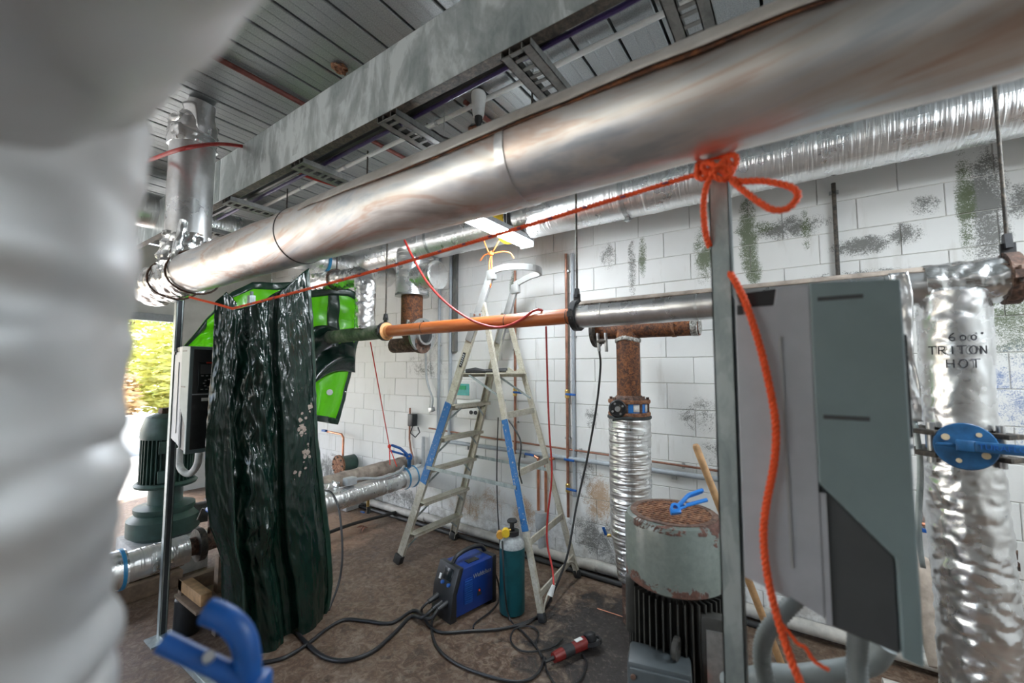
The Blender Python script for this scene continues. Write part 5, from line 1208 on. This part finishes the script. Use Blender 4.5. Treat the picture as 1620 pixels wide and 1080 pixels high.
# ================================================================ GREEN PUMP AND CLUTTER AT THE LEFT
pm = Vector((-4.55, 1.34, 0))
t = thing('green_pump', 'dark green upright pump motor seen beside the left post', 'pump', pm)
MB().lathe(pm, (0, 0, 1), [(.19, 1.12), (.195, 1.14), (.19, 1.2), (.16, 1.3), (.1, 1.33), (.0, 1.335)], 40).build('fan_cowl', 'motor_green', t)
MB().cyl(pm + Vector((0, 0, .74)), pm + Vector((0, 0, 1.13)), .16, n=36).build('stator', 'motor_green', t)
for k in range(36):
    a = 2 * math.pi * k / 36; d = Vector((math.cos(a), math.sin(a), 0)); MB().box(pm + d * .17 + Vector((0, 0, .93)), (.035, .006, .38), d, Vector((-d.y, d.x, 0))).build('cooling_fin', 'motor_green', t, smooth=False)
pf = (Vector((0, 0, 0)) - pm).normalized()
MB().box(pm + pf * .19 + Vector((0, 0, 1.06)), (.12, .04, .1), Vector((-pf.y, pf.x, 0)), pf).build('terminal_box', 'motor_green', t, bevel=.006)
MB().box(pm + pf * .19 + Vector((0, 0, .82)), (.12, .04, .1), Vector((-pf.y, pf.x, 0)), pf).build('foot_box', 'motor_green', t, bevel=.006)
MB().lathe(pm, (0, 0, 1), [(.2, .5), (.21, .52), (.21, .55), (.12, .57), (.12, .7), (.21, .72), (.22, .74), (.2, .76)], 36).build('coupling', 'motor_green', t)
MB().lathe(pm, (0, 0, 1), [(.2, .3), (.25, .34), (.25, .46), (.2, .5)], 36).build('volute', 'motor_green', t)
MB().cyl(pm + Vector((0, .1, .42)), pm + Vector((.3, .8, .46)), .09, n=24).build('outlet', 'motor_grey', t)
MB().box(pm + Vector((0, 0, .15)), (.5, .5, .3)).build('plinth', 'cement', t, bevel=.01)
MB().box(pm + Vector((0, 0, 1.35)), (.1, .14, .05)).build('top_box', 'rust_dark', t, bevel=.005)
bc = at(300, 943, Z=0)
tag(MB().lathe((-3.36, 1.14, 0), (0, 0, 1), [(.07, 0), (.075, .01), (.072, .22), (.06, .23), (.055, .2)], 24).build('black_bucket', 'rubber'), 'black cylindrical bucket behind the left post foot', 'bucket')
t = thing('timber_stand', 'rough timber stand with trays beside the curtain foot', 'stand', (-3.12, 1.28, 0))
MB().bb((-3.2, 1.22, 0), (-3.14, 1.3, .5)).build('upright', 'wood_old', t, bevel=.004)
MB().bb((-3.36, 1.08, .29), (-3.0, 1.14, .36)).build('rail', 'wood', t, bevel=.004)
MB().bb((-3.36, 1.08, .26), (-3.3, 1.4, .36)).build('rail', 'wood_old', t, bevel=.004)
MB().bb((-3.36, 1.06, .25), (-3.0, 1.4, .27)).build('shelf', 'wood_old', t, bevel=.003)
for i, (x, y, z, l) in enumerate(((-4.2, 1.0, 0, 'lower sleeper under the green pump'), (-4.25, 1.02, .13, 'upper sleeper under the green pump'))):
    tag(MB().bb((x - .1, y - .5, z), (x + .1, y + .35, z + .12)).build('timber_sleeper', 'wood_old', bevel=.008), 'weathered timber, ' + l, 'timber')
t = thing('brass_tap', 'small brass tap with blue handle above the stub pipe', 'tap', (-3.56, 1.32, .55))
MB().cyl((-3.56, 1.32, .52), (-3.56, 1.32, .76), .016, n=10).build('stem', 'rust_dark', t); MB().box((-3.56, 1.3, .77), (.09, .02, .014)).build('handle', 'black_plastic', t); MB().cyl((-3.6, 1.32, .69), (-3.52, 1.32, .69), .022, n=10).build('body', 'blue_lever', t)
MB().tube([(-3.6, 1.32, .69), (-3.65, 1.3, .69), (-3.67, 1.28, .61)], .008, 8).build('spout', 'steel_black', t)

# ================================================================ SERVICES ON THE BLOCK WALL
def wallpipe(x, z0, z1, r, mat, label, y=3.365, valves=(), clips=(), name='copper_pipe'):
    t = thing(name, label, 'pipe', (x, y, z0)); MB().cyl((x, y, z0), (x, y, z1), r, n=12).build('tube', mat, t)
    for z in valves:
        v = MB().lathe((x, y, z), (0, 0, 1), [(r, -.04), (r * 1.7, -.03), (r * 1.5, 0), (r * 1.7, .03), (r, .04)], 12).build('valve', 'brass', t)
        MB().bar((x, y - .03, z), (x + .1, y - .035, z - .004), .02, .014, (0, 1, 0)).build('valve_handle', 'blue_lever', v, bevel=.004)
        MB().cyl((x, y, z), (x, y - .03, z), .008, n=8).build('valve_stem', 'brass', v)
    for z in clips: MB().box((x, y + .015, z), (.05, .035, .018)).build('clip', 'zinc', t)
    return t
wallpipe(-2.277, .9, 2.68, .0125, 'copper_dull', 'dark copper pipe on the wall seen through the ladder', valves=(1.49,), clips=(1.9, 1.2))
wallpipe(-1.716, .42, 2.76, .0125, 'copper_dull', 'copper pipe on the wall right of the ladder with two blue valves', valves=(1.49, .67), clips=(2.6, 1.1))
wallpipe(-1.66, .6, 2.76, .015, 'grey_conduit', 'grey conduit close beside the right copper pipe', 3.38, clips=(2.0,), name='wall_conduit')
for x, l in ((-2.02, 'left'), (-1.94, 'right')):
    t = wallpipe(x, .42, .84, .013, 'copper', 'short bright copper drain, %s one of the pair behind the ladder' % l)
    MB().tube([(x, 3.365, .84), (x + (.0 if l == 'left' else .03), 3.365, .89), (x + (-.05 if l == 'left' else .09), 3.365, .91)], .013, 10).build('bend', 'copper', t)
    MB().bar((x + (-.13 if l == 'left' else .2), 3.34, .92), (x + (-.03 if l == 'left' else .3), 3.34, .915), .02, .014, (0, 1, 0)).build('valve_handle', 'blue_lever', t, bevel=.004)
t = thing('tundish', 'grey plastic tundish and drain below the copper pair', 'drain', (-1.98, 3.36, .05))
MB().lathe((-1.98, 3.35, .0), (0, 0, 1), [(.02, .1), (.02, .26), (.05, .28), (.055, .3), (.055, .42), (.05, .42)], 20).build('cup', 'grey_plastic', t)
MB().cyl((-1.98, 3.35, .06), (-1.98, 3.35, .2), .03, n=14).build('trap', 'grey_plastic', t)
# long horizontals
t = thing('wall_conduit', 'grey conduit running along the block wall at waist height', 'conduit', (-2, 3.38, .9))
MB().cyl((-3.3, 3.378, .93), (-.35, 3.378, .915), .02, n=14).build('tube', 'grey_conduit', t)
for x in (-2.9, -2.2, -1.3, -.82): MB().box((x, 3.39, .9), (.035, .03, .06)).build('saddle', 'zinc', t)
t = thing('copper_line', 'thin copper line running along the wall above the grey conduit', 'pipe', (-2, 3.38, .98))
MB().tube([(-3.45, 3.375, 1.05), (-2.6, 3.375, 1.02), (-1.15, 3.375, .99), (-.45, 3.375, .975), (-.44, 3.375, .9), (-.44, 3.375, .72)], .0085, 8).build('tube', 'copper_dull', t)
for x in (-1.6, -.75): MB().box((x, 3.383, 1.0 if x < -1 else .982), (.02, .02, .04)).build('clip', 'zinc', t)
MB().cyl((-.44, 3.385, .74), (-.44, 3.385, .66), .014, n=10).build('end_valve', 'brass', t)
wallpipe(-3.317, 1.02, 3.3, .016, 'grey_conduit', 'slim grey conduit left of the ladder top', 3.38, clips=(1.98,), name='wall_conduit')
wallpipe(-3.14, 1.0, 3.3, .02, 'grey_conduit', 'grey conduit just left of the ladder rail', 3.375, name='wall_conduit')
tag(MB().bb((-3.1, 3.36, 1.9), (-3.05, 3.4, 3.3)).build('cable_duct', 'galv_dark', bevel=.003), 'dark flat cable duct beside the grey conduits', 'duct')
mbp = [at(673, 545, Y=3.36), at(674, 590, Y=3.36), at(678, 612, Y=3.35), at(684, 630, Y=3.33), at(683, 645, Y=3.33)]
t = thing('flex_drop', 'grey flexible conduit dangling from the wall with open end box', 'conduit', mbp[-1]); MB().tube(resample(catmull(mbp, 6), .02), .013, 10).build('tube', 'grey_plastic', t)
MB().box(mbp[-1] - Vector((0, 0, .02)), (.06, .05, .05), (.9, 0, .3), (0, 1, 0), (-.3, 0, .9)).build('end_box', 'zinc', t, bevel=.004)
t = thing('controller_box', 'white dosing controller with teal display on the wall behind the ladder', 'controller', (-2.86, 3.35, 1.2))
MB().bb((-2.98, 3.31, 1.2), (-2.68, 3.4, 1.4)).build('case', 'white_plastic', t, bevel=.012)
MB().bb((-2.99, 3.3, 1.4), (-2.78, 3.4, 1.58)).build('display_box', 'white_plastic', t, bevel=.012)
MB().bb((-2.97, 3.295, 1.44), (-2.8, 3.302, 1.56)).build('teal_panel', 'teal_panel', t)
MB().bb((-2.95, 3.29, 1.5), (-2.84, 3.297, 1.54)).build('screen', 'green_mark', t)
for x in (-2.78, -2.72): MB().cyl((x, 3.3, 1.27), (x, 3.31, 1.27), .02, n=14).build('outlet', 'ink_black', t)
t = thing('pressure_switch', 'small black pressure switch on a brown copper tail', 'switch', (-3.72, 3.36, 1.05))
MB().bb((-3.72, 3.3, 1.06), (-3.64, 3.38, 1.2)).build('case', 'black_plastic', t, bevel=.008)
MB().tube([(-3.76, 3.37, 1.26), (-3.76, 3.37, .9), (-3.74, 3.37, .8), (-3.7, 3.37, .7), (-3.7, 3.37, .5)], .011, 8).build('copper_tail', 'copper_dull', t)
MB().tube([(-3.68, 3.34, 1.06), (-3.7, 3.33, .98), (-3.62, 3.33, .94), (-3.56, 3.34, 1.0), (-3.6, 3.35, 1.05)], .007, 8).build('coiled_lead', 'cable_black', t)
wallpipe(-3.52, .5, .95, .022, 'grey_plastic', 'grey elbowed conduit above the end of the low pipe', 3.36, name='wall_conduit')
# foot of the wall: waste pipe
t = thing('waste_pipe', 'white plastic waste pipe along the foot of the block wall', 'pipe', (-1.5, 3.31, 0))
for i, (a, b) in enumerate(((-5.6, -3.5), (-3.5, -1.5), (-1.5, .6), (.6, 2.8))): MB().cyl((a, 3.35, .085), (b, 3.35, .07), .04, n=18).build('length', 'pvc_white', t)
for x in (-3.5, -1.5, .6): MB().cyl((x - .05, 3.35, .078), (x + .05, 3.35, .078), .0455, n=18).build('coupling', 'pvc_white', t)
tag(MB().cyl((-5.6, 3.288, .022), (-.2, 3.288, .022), .02, n=12).build('drain_hose', 'rubber'), 'black hose on the floor in front of the white waste pipe', 'hose')
# taps low on the wall left of the lagged leg
tc = at(966, 846, Y=3.3); t = thing('wall_tap', 'brass tap with blue handle low on the wall beside the lagged leg', 'tap', tc)
MB().tube([(tc.x + .12, WY, tc.z), (tc.x + .04, 3.32, tc.z), (tc.x - .03, 3.3, tc.z - .01)], .012, 10).build('body', 'brass', t); MB().bar((tc.x - .03, 3.28, tc.z), (tc.x - .05, 3.27, tc.z + .06), .02, .012, (0, 1, 0)).build('handle', 'blue_lever', t)
MB().lathe((tc.x + .1, 3.3, tc.z - .1), (0, -1, 0), [(.04, -.02), (.045, 0), (.04, .012), (0, .012)], 20).build('gauge', 'zinc', t)
# thin wall rods
wallpipe(.228, 2.1, 2.92, .012, 'steel_black', 'dark thin pipe on the wall below the duct right of the post', 3.37, clips=(2.86,), name='wall_rod')
# right hand corner
rc = at(1450, 828, Y=3.34); t = thing('copper_stub', 'short copper stub with blue valve between drive and right riser', 'pipe', rc)
MB().cyl((rc.x - .12, 3.34, rc.z + .01), (rc.x + .25, 3.34, rc.z - .01), .011, n=10).build('tube', 'copper', t); MB().lathe((rc.x - .08, 3.34, rc.z + .008), (1, 0, 0), [(.012, -.03), (.02, -.02), (.018, .02), (.012, .03)], 12).build('valve', 'brass', t)
MB().bar((rc.x - .02, 3.31, rc.z - .02), (rc.x + .12, 3.31, rc.z - .03), .022, .02, (0, 1, 0)).build('handle', 'blue_lever', t, bevel=.005)
MB().box((rc.x + .05, 3.39, rc.z + .02), (.03, .02, .1)).build('bracket', 'zinc', t)
tag(MB().tube(resample(catmull([at(1415, 900, Y=2.75), at(1440, 890, Y=2.75), at(1458, 905, Y=2.72), at(1472, 950, Y=2.68), at(1484, 1000, Y=2.62), at(1500, 1060, Y=2.55)], 8), .02), .06, 24).build('grey_bend', 'old_lagging'), 'grey lagged pipe bending down behind the right riser', 'pipe')
tag(MB().cyl((.3, 3.0, .05), (1.6, 3.05, .05), .04, n=16).build('floor_pipe', 'pvc_white'), 'white plastic pipe on the floor behind the right drive', 'pipe')
ov = at(1602, 1010, Z=.12); tag(MB().lathe((ov.x, ov.y, 0), (0, 0, 1), [(.055, 0), (.055, .2), (.06, .2), (.06, .25), (.05, .25), (.045, .2)], 24).build('drain_pot', 'grey_plastic'), 'grey plastic drain pot on the floor at the far right', 'drain')
tag(MB().box(at(1608, 895, Y=3.38), (.02, .03, .04)).cyl(at(1608, 885, Y=3.36), at(1608, 870, Y=3.36), .006, n=6).build('rust_bracket', 'rust_dark'), 'tiny rusty bracket on the wall at the far right', 'bracket')
